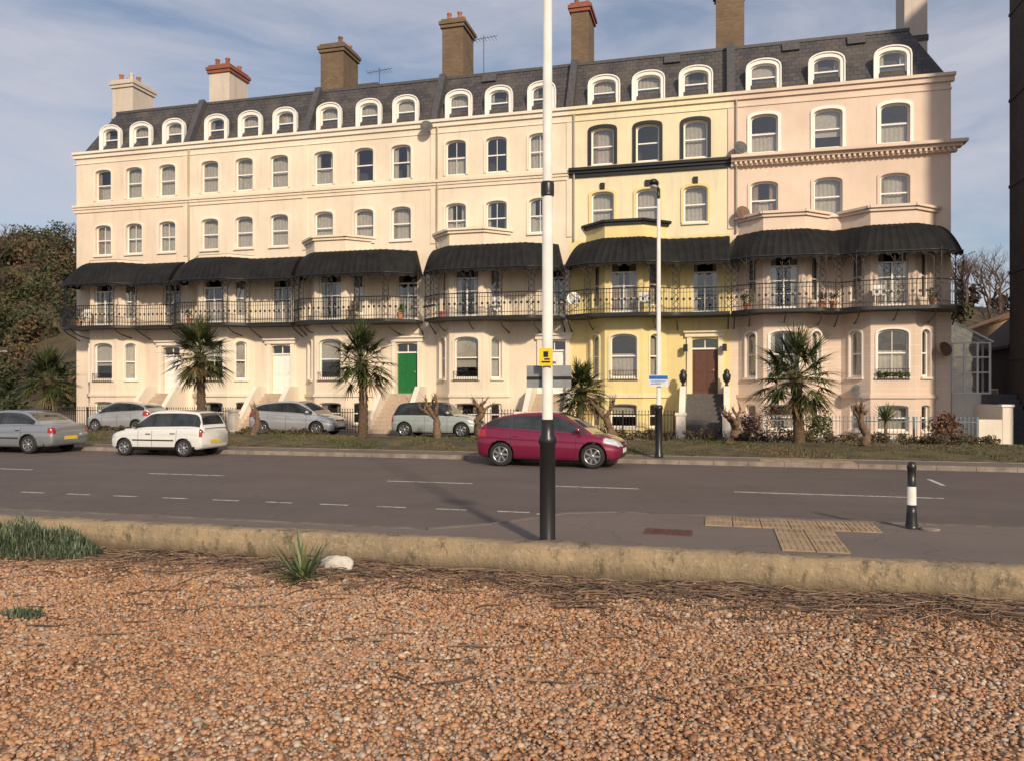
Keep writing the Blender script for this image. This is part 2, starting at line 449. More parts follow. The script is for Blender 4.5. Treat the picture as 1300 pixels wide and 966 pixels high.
car('parked_sedan_car', (-22.7, 21.3, 0.004), math.pi, L, 1.69, grey,
    top=scl([(-1, .66), (-.985, .84), (-.94, .92), (-.75, .94), (-.45, .93), (0, .90), (.38, .885), (.55, .86), (.78, .79), (.93, .71), (.98, .64), (1, .54)], L),
    bot=scl([(-1, .44), (-.98, .28), (-.9, .23), (-.6, .19), (.6, .18), (.9, .21), (.97, .26), (1, .36)], L),
    plan=scl([(-1, .84), (-.97, .91), (-.85, .955), (-.5, .99), (0, 1), (.5, .99), (.8, .94), (.93, .87), (.98, .79), (1, .70)], L),
    roof=scl([(-.80, .92), (-.62, 1.13), (-.48, 1.29), (-.35, 1.355), (-.1, 1.38), (.06, 1.36), (.22, 1.22), (.36, 1.03), (.47, .87)], L),
    wheels=(-1.27, 1.32), wr=.295, pillars=[(-1.7, -1.25), (-.86, -.83), (-.12, -.04), (.66, 1.1)], ws=.16, rs=-.95, lamp=(.22, .67), tail=(.16, .66, .84), trim=True, plates=(.42, .5))
L = 3.35
car('parked_small_hatchback_car', (-16.85, 21.4, 0.004), math.pi, L, 1.48, whitep,
    top=scl([(-1, .78), (-.99, .86), (-.94, .90), (-.7, .90), (-.4, .89), (0, .875), (.45, .86), (.6, .83), (.8, .76), (.93, .69), (.985, .61), (1, .52)], L),
    bot=scl([(-1, .36), (-.98, .27), (-.9, .22), (-.6, .19), (.6, .18), (.9, .21), (.97, .26), (1, .34)], L),
    plan=scl([(-1, .88), (-.97, .93), (-.85, .965), (-.5, .99), (0, 1), (.5, .99), (.8, .955), (.93, .89), (.98, .81), (1, .72)], L),
    roof=scl([(-.985, .88), (-.94, 1.08), (-.88, 1.28), (-.78, 1.365), (-.4, 1.40), (0, 1.39), (.12, 1.36), (.28, 1.18), (.40, 1.01), (.50, .84)], L),
    wheels=(-1.05, 1.09), wr=.265, pillars=[(-1.7, -1.42), (-.62, -.56), (.02, .10), (.72, 1.1)], ws=.22, rs=-1.42, lamp=(.2, .66), tail=(.08, .58, .86), trim=True, plates=(.42, .46))
L = 3.63
car('parked_mini_car', (-11.1, 30.5, .139), 0, L, 1.68, minip,
    top=scl([(-1, .70), (-.985, .84), (-.93, .90), (-.7, .92), (-.3, .92), (0, .915), (.40, .90), (.6, .87), (.8, .81), (.92, .74), (.98, .64), (1, .54)], L),
    bot=scl([(-1, .40), (-.98, .28), (-.9, .22), (-.6, .18), (.6, .17), (.9, .20), (.97, .25), (1, .34)], L),
    plan=scl([(-1, .80), (-.96, .89), (-.85, .96), (-.5, 1), (0, .99), (.5, 1), (.8, .96), (.92, .88), (.98, .78), (1, .66)], L),
    roof=scl([(-.95, .89), (-.90, 1.10), (-.84, 1.29), (-.74, 1.36), (-.3, 1.40), (.10, 1.38), (.20, 1.34), (.32, 1.16), (.40, 1.02), (.48, .87)], L),
    wheels=(-1.2, 1.22), wr=.30, pillars=[(-1.8, -1.42), (-.36, -.28), (.76, 1.1)], ws=.35, rs=-1.45, lamp=(.3, .70), tail=(.12, .60, .86), roofmat=plastic, plates=(.42, .5), roundlamp=True)

# ------------------------------------------------------------------ TERRACE
Yf = 34.4
BD = [-32.8, -26.1, -19.4, -12.8, -6.4, 0.5, 8.85]
WX = [[-31.1, -29.2, -27.2], [-24.7, -22.75, -20.8], [-18.4, -16.3, -14.4], [-11.7, -9.76, -7.75], [-4.92, -2.97, -.95], [1.83, 4.32, 6.83]]
BAY = [[-30.3], [-23.9], [-17.6], [-10.9], [-3.9], [2.55, 6.57]]
DOOR = [-26.95, -20.7, -14.1, -7.1, -.56, None]
WALL = [[M['cream2']] * 4, [M['cream']] * 4, [M['cream']] * 4, [M['cream']] * 4,
        [M['yellow'], M['yellow'], M['yellow_top'], M['yellow_top']], [M['pinkblock'], M['pink'], M['pink'], M['pink']]]
TRIM = [M['ptrim'], M['ptrim'], M['ptrim'], M['ptrim'], M['black'], M['white']]
T = empty('victorian_seafront_terrace')
walls = MB(); trim = MB(); win = MB(); roof = MB()
ux = V((1, 0, 0)); ny = V((0, -1, 0))

def arch(w, z0, z1, rise, cx=0, k=10):
    p = [(cx - w / 2, z0), (cx + w / 2, z0)]
    for i in range(k + 1):
        t = math.pi * i / k
        p.append((cx + w / 2 * math.cos(t), z1 - rise + rise * math.sin(t) ** .8 if 0 < i < k else z1 - rise))
    return p
def rect(a0, a1, b0, b1): return [(a0, b0), (a1, b0), (a1, b1), (a0, b1)]

def curtain(O, u, n, a0, a1, b0, b1, mat, amp=.02, dc=.0):
    k = max(3, int((a1 - a0) / .045)); vs = []
    ph = R.random() * 6
    for i in range(k + 1):
        a = a0 + (a1 - a0) * i / k; c = -.25 - dc + amp * math.sin(i * 1.7 + ph)
        vs += [O + u * a + Z * b0 + n * c, O + u * a + Z * b1 + n * c]
    win.add(vs, [(2 * i, 2 * i + 2, 2 * i + 3, 2 * i + 1) for i in range(k)], mat, True)

def window(O, u, n, w, z0, z1, rise, frame=None, kind=None, bars=False, french=False, sill=True):
    frame = frame or M['white']
    zm = (z0 + z1) / 2
    fw = .055
    if french:
        zt = z1 - .42
        holes = [rect(-w / 2 + fw, -.03, z0 + .12, zt - .04), rect(.03, w / 2 - fw, z0 + .12, zt - .04),
                 rect(-w / 2 + fw, w / 2 - fw, zt + .03, z1 - .06)]
        win.plate(arch(w, z0, z1, rise), holes, O, u, n, -.19, -.12, frame, False)
        for s in (-1, 1):
            cxx = s * (w / 4); hwid = w / 2 - fw - .03
            for q in (.33, .66):
                zz = z0 + .12 + (zt - z0 - .16) * q
                win.obox(O, u, n, cxx - hwid / 2, cxx + hwid / 2, zz - .012, zz + .012, -.17, -.14, frame)
    else:
        up = [(a, b) for a, b in arch(w - 2 * fw, zm + .03, z1 - fw, rise * .85)]
        holes = [rect(-w / 2 + fw, w / 2 - fw, z0 + .08, zm - .025), up]
        win.plate(arch(w, z0, z1, rise), holes, O, u, n, -.19, -.12, frame, False)
        if bars:
            win.obox(O, u, n, -.012, .012, z0 + .08, zm - .025, -.17, -.14, frame)
            win.obox(O, u, n, -.012, .012, zm + .03, z1 - fw - .01, -.17, -.14, frame)
    g = arch(w, z0, z1, rise)
    win.add([O + u * a + Z * b + n * -.155 for a, b in g], [tuple(range(len(g)))], M['glass'])
    k = kind or R.choice(['net', 'net', 'drapes', 'drapes', 'blind', 'half', 'netdrape', 'netdrape', 'dark'])
    if k in ('net', 'netdrape'): curtain(O, u, n, -w / 2, w / 2, z0, z1, M['net'], dc=.05)
    if k in ('drapes', 'netdrape'):
        q = R.uniform(.16, .32) * w; mt = R.choice([M['net'], M['drape']])
        curtain(O, u, n, -w / 2, -w / 2 + q, z0, z1, mt); curtain(O, u, n, w / 2 - q, w / 2, z0, z1, mt)
        if k == 'drapes' and R.random() < .5: curtain(O, u, n, -w / 2, w / 2, z0, zm, M['net'], dc=.05)
    elif k == 'blind':
        curtain(O, u, n, -w / 2, w / 2, z1 - (z1 - z0) * R.uniform(.35, .75), z1, M['net'], .002)
    elif k == 'half':
        curtain(O, u, n, -w / 2, w / 2, z0, zm + .1, M['net'])
    if sill: trim.obox(O, u, n, -w / 2 - .08, w / 2 + .08, z0 - .09, z0 - .003, -.1, .09, M['ptrim'] if frame is M['white'] else frame)

def architrave(O, u, n, w, z0, z1, rise, mat, bw=.14, pr=.05):
    out = arch(w + 2 * bw, z0, z1 + bw, rise + .03); inn = arch(w + .02, z0 + .0, z1 + .01, rise)
    o = out[1:] + [out[0]]; i = inn[1:] + [inn[0]]
    vs = [O + u * a + Z * b + n * pr for a, b in o] + [O + u * a + Z * b + n * pr for a, b in i] + \
         [O + u * a + Z * b for a, b in o] + [O + u * a + Z * b + n * -.02 for a, b in i]
    k = len(o); fs = []
    for j in range(k - 1):
        fs += [(j, j + 1, k + j + 1, k + j), (j, j + 1, 2 * k + j + 1, 2 * k + j), (k + j, k + j + 1, 3 * k + j + 1, 3 * k + j)]
    trim.add(vs, fs, mat)

def cell(x0, x1, z0, z1, mat, hole=None):
    O = V((0, Yf, 0))
    walls.plate(rect(x0, x1, z0, z1), [hole] if hole else [], O, ux, ny, -.24, 0, mat, False)

Z0, ZG, Z1, Z2, Z3, ZT = 0.0, 1.7, 5.15, 8.6, 11.5, 14.4
def doorway(cx, z0, z1, w, mat, surround):
    O = V((cx, Yf, 0))
    zt = z1 - .45
    win.obox(O, ux, ny, -w / 2, w / 2, z0, zt, -.22, -.17, mat)
    for s in (-1, 1):
        for (b0, b1) in ((z0 + .15, z0 + .75), (z0 + .9, zt - .15)):
            win.obox(O, ux, ny, s * w / 4 - w * .17, s * w / 4 + w * .17, b0, b1, -.17, -.15, mat)
            win.obox(O, ux, ny, s * w / 4 - w * .13, s * w / 4 + w * .13, b0 + .05, b1 - .05, -.15, -.142, mat)
    win.obox(O, ux, ny, -w / 2, w / 2, zt, zt + .07, -.22, -.1, M['white'])
    g = arch(w, zt + .07, z1, .06)
    win.add([O + ux * a + Z * b + ny * -.16 for a, b in g], [tuple(range(len(g)))], M['glass'])
    win.obox(O, ux, ny, -.02, .02, zt + .07, z1 - .02, -.17, -.13, M['white'])
    win.ell((cx + w * .33, Yf + .14, z0 + 1.0), (.03, .03, .03), platey, 8, 5)
    for s in (-1, 1):
        trim.obox(O, ux, ny, s * (w / 2 + .12) - .1, s * (w / 2 + .12) + .1, z0, z1 + .08, -.02, .09, surround)
    trim.obox(O, ux, ny, -w / 2 - .3, w / 2 + .3, z1 + .08, z1 + .26, -.02, .14, surround)
    trim.obox(O, ux, ny, -w / 2 - .36, w / 2 + .36, z1 + .26, z1 + .33, -.02, .24, surround)

for h in range(6):
    x0, x1 = BD[h], BD[h + 1]
    mats = WALL[h]; tr = TRIM[h]
    edges = [x0, (WX[h][0] + WX[h][1]) / 2, (WX[h][1] + WX[h][2]) / 2, x1]
    up = .1 if h >= 4 else 0
    for i, wx in enumerate(WX[h]):
        O = V((wx, Yf, 0))
        ww = 1.08 if h == 5 else .98
        za, zb = 9.05 + up, 10.6 + up
        cell(edges[i], edges[i + 1], Z2, Z3, mats[2], arch(ww, za, zb, .2, wx))
        window(O, ux, ny, ww, za, zb, .2, bars=(h in (0, 3)))
        zc, zd = 11.9, 13.5
        cell(edges[i], edges[i + 1], Z3, ZT, mats[3], arch(ww, zc, zd, .2, wx))
        window(O, ux, ny, ww, zc, zd, .2, sill=False, bars=(h in (3,)))
        if h == 4:
            architrave(O, ux, ny, ww, zc, zd, .2, M['black'], .15, .06)
            architrave(O, ux, ny, ww, za, zb, .2, M['yellow'], .12, .05)
            trim.obox(O, ux, ny, -.1, .1, zb + .1, zb + .38, .0, .09, M['black'])
        elif h == 5:
            architrave(O, ux, ny, ww, zc, zd, .2, M['white'], .13, .05)
            architrave(O, ux, ny, ww, za, zb, .2, M['pink'], .12, .04)
        else:
            architrave(O, ux, ny, ww, zc, zd, .2, tr, .1, .045)
            architrave(O, ux, ny, ww, za, zb, .2, tr, .1, .045)
    spans = []; cur = x0
    for c in BAY[h]:
        spans.append((cur, c - 1.75)); cur = c + 1.75
    spans.append((cur, x1))
    for (a, b) in spans:
        if b - a < .02: continue
        dx = DOOR[h]
        if dx is not None and a < dx < b:
            cell(a, b, Z1, Z2, mats[1], arch(1.05, 5.28, 7.45, .05, dx))
            window(V((dx, Yf, 0)), ux, ny, 1.05, 5.28, 7.45, .05, french=True, sill=False, kind='drapes')
            cell(a, b, ZG, Z1, mats[0], arch(1.05, 1.88, 4.2, .06, dx))
            dm = {2: M['green_door'], 4: M['brown_door']}.get(h, M['white'])
            doorway(dx, 1.88, 4.2, 1.05, dm, M['ptrim'] if h != 4 else M['yellow_top'])
            cell(a, b, Z0, ZG, mats[0])
        else:
            cell(a, b, Z1, Z2, mats[1]); cell(a, b, ZG, Z1, mats[0]); cell(a, b, Z0, ZG, mats[0])
    for c in BAY[h]:
        P0, P1, P2, P3 = V((c - 1.75, Yf, 0)), V((c - .8, Yf - .9, 0)), V((c + .8, Yf - .9, 0)), V((c + 1.75, Yf, 0))
        for (A, B, side) in ((P0, P1, True), (P1, P2, False), (P2, P3, True)):
            u = (B - A).normalized(); Ln = (B - A).length; n = u.cross(Z); n = n if n.y < 0 else -n
            O = (A + B) / 2
            w1 = .52 if side else 1.12
            top = 9.15 if h >= 2 else 8.62
            walls.plate(rect(-Ln / 2, Ln / 2, 0, ZG), [arch(w1, .45, 1.45, .08)], O, u, n, -.22, 0, mats[0], True)
            window(O, u, n, w1, .45, 1.45, .08, kind='dark' if side else None)
            walls.plate(rect(-Ln / 2, Ln / 2, ZG, Z1), [arch(w1, 2.55, 4.4, .22)], O, u, n, -.22, 0, mats[0], True)
            window(O, u, n, w1, 2.55, 4.4, .22, kind='net' if side else R.choice(['drapes', 'blind', 'half']), bars=not side and h in (1, 5))
            if h < 5: architrave(O, u, n, w1, 2.55, 4.4, .22, M['ptrim'] if h != 4 else M['yellow_top'], .09, .04)
            else: architrave(O, u, n, w1, 2.55, 4.4, .22, M['white'], .07, .03)
            fr = not side
            walls.plate(rect(-Ln / 2, Ln / 2, Z1, top), [arch(w1, 5.28 if fr else 5.6, 7.45, .05)], O, u, n, -.22, 0, mats[1], True)
            window(O, u, n, w1, 5.28 if fr else 5.6, 7.45, .05, french=fr, sill=False, kind='drapes' if fr else 'net')
            trim.obox(O, u, n, -Ln / 2 - .03, Ln / 2 + .03, 1.72, 1.86, -.02, .07, mats[0] if h != 4 else M['yellow_top'])
            if not side:
                for k in range(11):
                    a = -.55 + k * .11
                    trim.obox(O, u, n, a - .008, a + .008, 2.5, 2.85, .1, .116, M['black'])
                trim.obox(O, u, n, -.58, .58, 2.85, 2.87, .09, .125, M['black']); trim.obox(O, u, n, -.58, .58, 2.48, 2.5, .0, .125, M['black'])
            if h >= 2:
                bt = M['black'] if h == 4 else mats[1]
                trim.obox(O, u, n, -Ln / 2 - .12, Ln / 2 + .12, top - .0, top + .1, -.25, .17, bt)
                trim.obox(O, u, n, -Ln / 2 - .05, Ln / 2 + .05, top - .12, top - .003, -.02, .09, bt)
        walls.add([P0 + Z * 8.64, P1 + Z * 8.64, P2 + Z * 8.64, P3 + Z * 8.64], [(0, 1, 2, 3)], M['lead'])
    prj = .16 if h < 4 else (.26 if h == 4 else .5)
    ctop = 11.72 if h < 4 else 11.78
    xe0 = x0 if h else x0 - .15; xe1 = x1 if h < 5 else x1 + .5
    cm = {4: M['black'], 5: M['pink']}.get(h, mats[3])
    trim.box(xe0 + .003, xe1 - .003, Yf - prj, Yf + .1, ctop - .12, ctop, cm)
    trim.box(xe0 + .003, xe1 - .003 - (.15 if h == 5 else 0), Yf - prj * .65, Yf + .1, ctop - .24, ctop - .123, cm)
    trim.box(xe0 + .003, xe1 - .003 - (.3 if h == 5 else 0), Yf - prj * .35, Yf + .1, ctop - .40, ctop - .243, cm)
    if h == 5:
        q = x0 + .15
        while q < x1 + .1:
            trim.box(q, q + .09, Yf - .30, Yf - .18, ctop - .36, ctop - .246, M['pink']); q += .2
    em = {4: M['yellow_top'], 5: M['pink']}.get(h, M['ptrim'])
    trim.box(xe0 + .003, x1 + (0 if h < 5 else .15), Yf - .18, Yf + .3, ZT - .02, ZT + .10, em)
    trim.box(xe0 + .003, x1 + (0 if h < 5 else .12), Yf - .09, Yf + .1, ZT - .22, ZT - .023, em)
    trim.box(xe0 + .003, x1 + (0 if h < 5 else .03), Yf - .04, Yf + .1, ZT - .52, ZT - .46, em)
    if h:
        trim.box(x0 - .12, x0 + .12, Yf - .05, Yf + .01, 8.8, ZT - .55, WALL[h - 1][3] if h != 5 else M['pink'])
    if h in (1, 3, 4, 5):
        trim.tube([(x0 + .22, Yf - .08, 14.2), (x0 + .22, Yf - .08, 8.6)], .045, 8, M['white'] if h > 3 else M['ptrim'])
walls.box(-32.803, -32.55, Yf + .004, Yf + 10, 0, ZT - .003, M['cream2'])
walls.box(8.6, 8.853, Yf + .004, Yf + 10, 0, ZT - .003, M['pink'])
walls.box(-32.55, 8.6, Yf + 9.75, Yf + 10, 0, ZT - .003, M['cream2'])
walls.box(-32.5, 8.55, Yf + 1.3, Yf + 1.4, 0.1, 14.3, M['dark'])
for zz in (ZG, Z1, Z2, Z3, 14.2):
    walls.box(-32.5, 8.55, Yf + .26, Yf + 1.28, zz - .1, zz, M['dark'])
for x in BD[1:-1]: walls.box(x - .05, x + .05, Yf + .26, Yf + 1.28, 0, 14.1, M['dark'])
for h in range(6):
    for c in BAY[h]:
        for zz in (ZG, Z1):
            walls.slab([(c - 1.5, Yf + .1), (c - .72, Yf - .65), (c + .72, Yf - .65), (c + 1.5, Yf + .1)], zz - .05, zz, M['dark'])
walls.build('walls', T)

fy, by = 33.1, 32.5
OUT = [[(-32.6, 33.15), (-31.6, by), (-29.0, by), (-28.2, fy), (-26.15, fy)],
       [(-26.0, fy), (-25.2, by), (-22.6, by), (-21.8, fy), (-19.45, fy)],
       [(-19.4, 33.3), (-18.6, by), (-14.4, by), (-13.3, 33.4)],
       [(-12.85, 33.3), (-12.0, by), (-7.7, by), (-6.6, 33.4)],
       [(-6.35, fy), (-5.3, by), (-2.6, by), (-1.7, fy), (.45, fy)],
       [(.5, fy), (1.2, by), (3.9, by), (4.56, 33.0), (5.25, by), (7.95, by), (9.0, 33.35)]]
INN = [[(-32.05, Yf), (-31.1, 33.5), (-29.5, 33.5), (-28.55, Yf), (-26.15, Yf)],
       [(-25.65, Yf), (-24.7, 33.5), (-23.1, 33.5), (-22.15, Yf), (-19.45, Yf)],
       [(-19.3, Yf), (-18.4, 33.5), (-14.9, 33.55), (-13.6, Yf)],
       [(-12.65, Yf), (-11.7, 33.5), (-8.2, 33.55), (-6.9, Yf)],
       [(-5.65, Yf), (-4.7, 33.5), (-3.1, 33.5), (-2.15, Yf), (.45, Yf)],
       [(.8, Yf), (1.75, 33.5), (3.35, 33.5), (4.55, Yf), (5.77, 33.5), (7.37, 33.5), (8.32, Yf)]]
canopy = MB(); iron = MB()
def resample(o, i, step=.1):
    po = []; pi = []
    for k in range(len(o) - 1):
        a, b = V(o[k]), V(o[k + 1]); c, d = V(i[k]), V(i[k + 1])
        n = max(1, int((b - a).length / step))
        for j in range(n):
            t = j / n; po.append(a.lerp(b, t)); pi.append(c.lerp(d, t))
    po.append(V(o[-1])); pi.append(V(i[-1]))
    return po, pi
def smooth(p, it):
    for _ in range(it):
        p = [p[0]] + [(p[k - 1] + p[k] * 2 + p[k + 1]) / 4 for k in range(1, len(p) - 1)] + [p[-1]]
    return p
zt, ze = 8.5, 7.3
for h in range(6):
    po, pi = resample(OUT[h], INN[h]); po = smooth(po, 6); pi = smooth(pi, 3)
    K = 8; N = len(po); vs = []
    for j in range(K + 1):
        t = j / K
        f = t ** .8; z = zt - (zt - ze) * (t ** 1.7 * .85 + .15 * t)
        for q in range(N):
            rib = .014 if q % 3 == 0 else 0
            p = pi[q].lerp(po[q], f); d = (po[q] - pi[q]).normalized()
            vs.append((p.x + d.x * rib, p.y + d.y * rib, z + rib))
    for q in range(N):
        p = po[q]; vs.append((p.x, p.y, ze - (.08, .17, .17, .08)[q % 4]))
    fs = [(j * N + q, j * N + q + 1, (j + 1) * N + q + 1, (j + 1) * N + q) for j in range(K + 1) for q in range(N - 1)]
    canopy.add(vs, fs, M['canopy'], False)
    top = [(p.x, p.y, zt) for p in pi]
    canopy.add(top + [(p.x, Yf + .0, zt) for p in pi], [(q, q + 1, N + q + 1, N + q) for q in range(N - 1)], M['lead'])
    for q in (0, N - 1):
        col = [vs[j * N + q] for j in range(K + 1)]
        canopy.add(col + [(po[q].x, Yf, ze), (pi[q].x, Yf, zt)], [tuple(range(K + 3))], M['canopy'])
    canopy.tube([(p.x, p.y, ze) for p in po], .03, 6, M['black'])
    slab = [(p.x, p.y + .08) for p in po] + [(po[-1].x, Yf - .0), (po[0].x, Yf - .0)]
    iron.slab(slab, 5.10, 5.23, M['black'])
    edge = [V((p.x, p.y + .1, 0)) for p in po]
    if h == 0: edge = [V((-32.6, Yf, 0))] + edge
    if h == 5: edge = edge + [V((9.0, Yf, 0))]
    for zz, rr in ((6.22, .022), (5.38, .014), (6.05, .010)):
        iron.tube([p + Z * zz for p in edge], rr, 5, M['black'])
    acc = 0; nextp = 0
    for q in range(len(edge) - 1):
        a, b = edge[q], edge[q + 1]; L = (b - a).length
        while nextp <= acc + L:
            p = a.lerp(b, (nextp - acc) / L)
            iron.box(p.x - .009, p.x + .009, p.y - .009, p.y + .009, 5.23, 6.22, M['black'])
            if int(round(nextp / .125)) % 2 == 0:
                iron.box(p.x - .05, p.x + .05, p.y - .008, p.y + .008, 5.72, 5.82, M['black'])
            nextp += .125
        acc += L
    ks = []
    o = OUT[h]
    for k in range(len(o)):
        ks.append(V((o[k][0], o[k][1] + .12, 0)))
        if k < len(o) - 1 and abs(o[k + 1][0] - o[k][0]) > 2.0:
            nn = int(abs(o[k + 1][0] - o[k][0]) / 1.35)
            for j in range(1, nn): ks.append(V((o[k][0] + (o[k + 1][0] - o[k][0]) * j / nn, o[k][1] + (o[k + 1][1] - o[k][1]) * j / nn + .12, 0)))
    for p in ks:
        p = V((min(max(p.x, BD[h] + .12), BD[h + 1] + (.05 if h == 5 else -.12)), p.y, 0))
        for s in (-.13, .13):
            iron.box(p.x + s - .013, p.x + s + .013, p.y - .013, p.y + .013, 5.23, 7.4, M['black'])
        z = 5.3
        while z < 7.25:
            iron.tube([(p.x - .13, p.y, z), (p.x - .03, p.y, z + .12), (p.x + .03, p.y, z + .14), (p.x + .13, p.y, z + .26)], .011, 4, M['black'])
            iron.tube([(p.x + .13, p.y, z), (p.x - .13, p.y, z + .26)], .009, 4, M['black'])
            z += .26
        for s in (-1, 1):
            iron.tube([(p.x + s * .13, p.y, 6.75), (p.x + s * .2, p.y, 7.05), (p.x + s * .34, p.y, 7.22), (p.x + s * .55, p.y, 7.3)], .014, 5, M['black'])
            iron.tube([(p.x + s * .14, p.y, 7.1), (p.x + s * .2, p.y, 7.2), (p.x + s * .3, p.y, 7.16), (p.x + s * .24, p.y, 7.1)], .010, 4, M['black'])
        iron.tube([(p.x, p.y + .1, 5.08), (p.x, p.y + .35, 4.92), (p.x, p.y + .7, 4.78), (p.x, Yf, 4.6)], .03, 5, M['black'])
for (px_, py_) in ((-30.9, 32.95), (-16.2, 32.95), (-9.4, 33.0), (-3.0, 32.95), (6.0, 32.95)):
    c = M['white'] if R.random() < .6 else M['drape']
    iron.box(px_ - .22, px_ + .22, py_ - .2, py_ + .2, 5.64, 5.68, c)
    iron.box(px_ - .22, px_ + .22, py_ + .18, py_ + .21, 5.68, 6.1, c)
    for a in (-.2, .17):
        for bq in (-.18, .15): iron.box(px_ + a, px_ + a + .03, py_ + bq, py_ + bq + .03, 5.23, 5.64, c)
for px_ in (-31.4, -24.9, -13.9, -11.9, 1.1, 3.95, 4.35, 7.9):
    iron.lathe([(.11, 0), (.16, .26), (.17, .28), (.13, .28)], 10, M['terracotta'], Matrix.Translation((px_, 33.1, 5.232)))
canopy.build('balcony_canopies', T); iron.build('balcony_ironwork', T)

# ---- roof
xa, xb = -32.8, 8.85
ya, yb2, yc, yd = Yf + .28, Yf + 1.55, Yf + 8.5, Yf + 9.8
zr0, zr1 = 14.42, 17.0
roof.add([(xa, ya, zr0), (xb, ya, zr0), (xb - 1.2, yb2, zr1), (xa + 1.2, yb2, zr1), (xa + 1.2, yc, zr1), (xb - 1.2, yc, zr1), (xb, yd, zr0), (xa, yd, zr0)],
         [(0, 1, 2, 3), (3, 2, 5, 4), (4, 5, 6, 7), (0, 3, 4, 7), (1, 6, 5, 2)], M['slate'])
roof.box(xa + 1.15, xb - 1.15, yb2 - .05, yb2 + .12, zr1 - .03, zr1 + .1, M['lead'])
for x in BD[1:-1]:
    d = V((0, yb2 - ya, zr1 - zr0)).normalized(); nn = V((0, -d.z, d.y))
    A = V((x, ya - .1, zr0)); L = 2.95
    vs = [A + V((s, 0, 0)) + nn * w + d * t for s in (-.16, .16) for t in (0, L) for w in (-.1, .24)]
    roof.add(vs, [(0, 1, 3, 2), (4, 6, 7, 5), (0, 4, 5, 1), (2, 3, 7, 6), (1, 5, 7, 3), (0, 2, 6, 4)], M['lead'])
for h in range(6):
    for wx in WX[h]:
        O = V((wx + (.05 if h < 3 else 0), Yf + .42, 0)); W = 1.3 if h < 4 else 1.42
        z0, z1 = 14.5, 15.98
        roof.plate(arch(W, z0, z1, .42), [arch(W - .36, z0 + .14, z1 - .18, .26)], O, ux, ny, -.16, 0, M['white'])
        architrave(O, ux, ny, W - .1, z0, z1 - .03, .4, M['white'], .06, .05)
        window(O, ux, ny, W - .36, z0 + .14, z1 - .18, .26, sill=False, kind=R.choice(['net', 'half', 'blind', 'netdrape', 'drapes']))
        a = arch(W - .04, z0, z1 - .02, .42); k = len(a)
        vs = [O + ux * p + Z * q - ny * .16 for p, q in a] + [O + ux * p + Z * q - ny * 1.1 for p, q in a]
        roof.add(vs, [(j, (j + 1) % k, (j + 1) % k + k, j + k) for j in range(k)], M['lead'])
        roof.box(O.x - W / 2 + .1, O.x + W / 2 - .1, O.y + .55, O.y + .6, z0, z1 - .25, M['dark'])
        roof.box(O.x - W / 2 - .05, O.x + W / 2 + .05, O.y - .1, O.y + .1, 14.44, 14.5, M['white'])
roof.build('mansard_roof', T)
rf = MB()
for x in (3.0, 5.6, -2.0, -10.5):
    d = V((0, 1.27, 2.58)).normalized(); nn = V((0, -d.z, d.y))
    c0 = V((x, ya, zr0)) + d * 2.35 + nn * .04
    rf.add([c0 + V((a, 0, 0)) + d * b + nn * c for c in (0, .07) for a, b in ((-.35, 0), (.35, 0), (.35, .45), (-.35, .45))],
           [(4, 5, 6, 7), (0, 1, 5, 4), (1, 2, 6, 5), (2, 3, 7, 6), (3, 0, 4, 7)], M['lead'])
def aerial(x, y, z):
    rf.tube([(x, y, z), (x, y, z + 2.4)], .02, 5, M['lead'])
    rf.tube([(x - .7, y, z + 2.2), (x + .7, y, z + 2.3)], .015, 4, M['lead'])
    for k in range(8):
        q = x - .6 + k * .17
        rf.tube([(q, y - .3, z + 2.21), (q, y + .3, z + 2.21)], .01, 4, M['lead'])
aerial(-11.2, 37.2, 17.1); aerial(-16.9, 37.5, 16.2)
rf.box(-17.8, -16.6, 36.6, 37.6, 17.02, 17.5, M['lead']); rf.box(-23.8, -22.6, 36.8, 37.8, 17.02, 17.45, M['lead']); rf.box(-9.9, -9.2, 36.6, 37.4, 17.02, 17.3, M['slate'])
rf.build('roof_fittings', T)
ch = MB()
def chimney(x, ztop, w, mat, capmat, d=1.7, pots=True, y=38.0):
    ch.box(x - w / 2, x + w / 2, y - d / 2, y + d / 2, 15.2, ztop - .45, mat)
    ch.box(x - w / 2 - .08, x + w / 2 + .08, y - d / 2 - .08, y + d / 2 + .08, ztop - .45, ztop - .28, capmat)
    ch.box(x - w / 2 - .14, x + w / 2 + .14, y - d / 2 - .14, y + d / 2 + .14, ztop - .28, ztop - .12, capmat)
    ch.box(x - w / 2 - .04, x + w / 2 + .04, y - d / 2 - .04, y + d / 2 + .04, ztop - .12, ztop, capmat)
    ch.box(x - w / 2 - .04, x + w / 2 + .04, y - d / 2 - .04, y + d / 2 + .04, 17.0, 17.25, M['lead'])
    if pots:
        for i in range(2):
            for j in range(3):
                px = x - w * .25 + i * w * .5; py = y - d * .32 + j * d * .32
                if R.random() < .25: continue
                ch.lathe([(.13, 0), (.12, .1), (.10, .32), (.13, .36), (.13, .42), (.09, .42)], 10, M['terracotta'] if R.random() < .5 else capmat,
                         Matrix.Translation((px, py, ztop - .01)))
cw = stucco('chimney_render', (0.62, 0.54, 0.46), amt=.7)
chimney(-32.3, 19.4, 1.35, cw, cw)
chimney(-26.1, 19.6, 1.25, cw, M['redbrick'])
chimney(-19.4, 20.0, 1.3, M['brownbrick'], M['brownbrick'])
chimney(-12.8, 20.5, 1.1, M['brownbrick'], M['brownbrick'])
chimney(-6.4, 20.5, .85, M['brownbrick'], M['redbrick'])
chimney(.5, 20.9, 1.25, M['brownbrick'], M['brownbrick'])
chimney(8.2, 20.2, .9, cw, cw)
ch.build('chimneys', T)

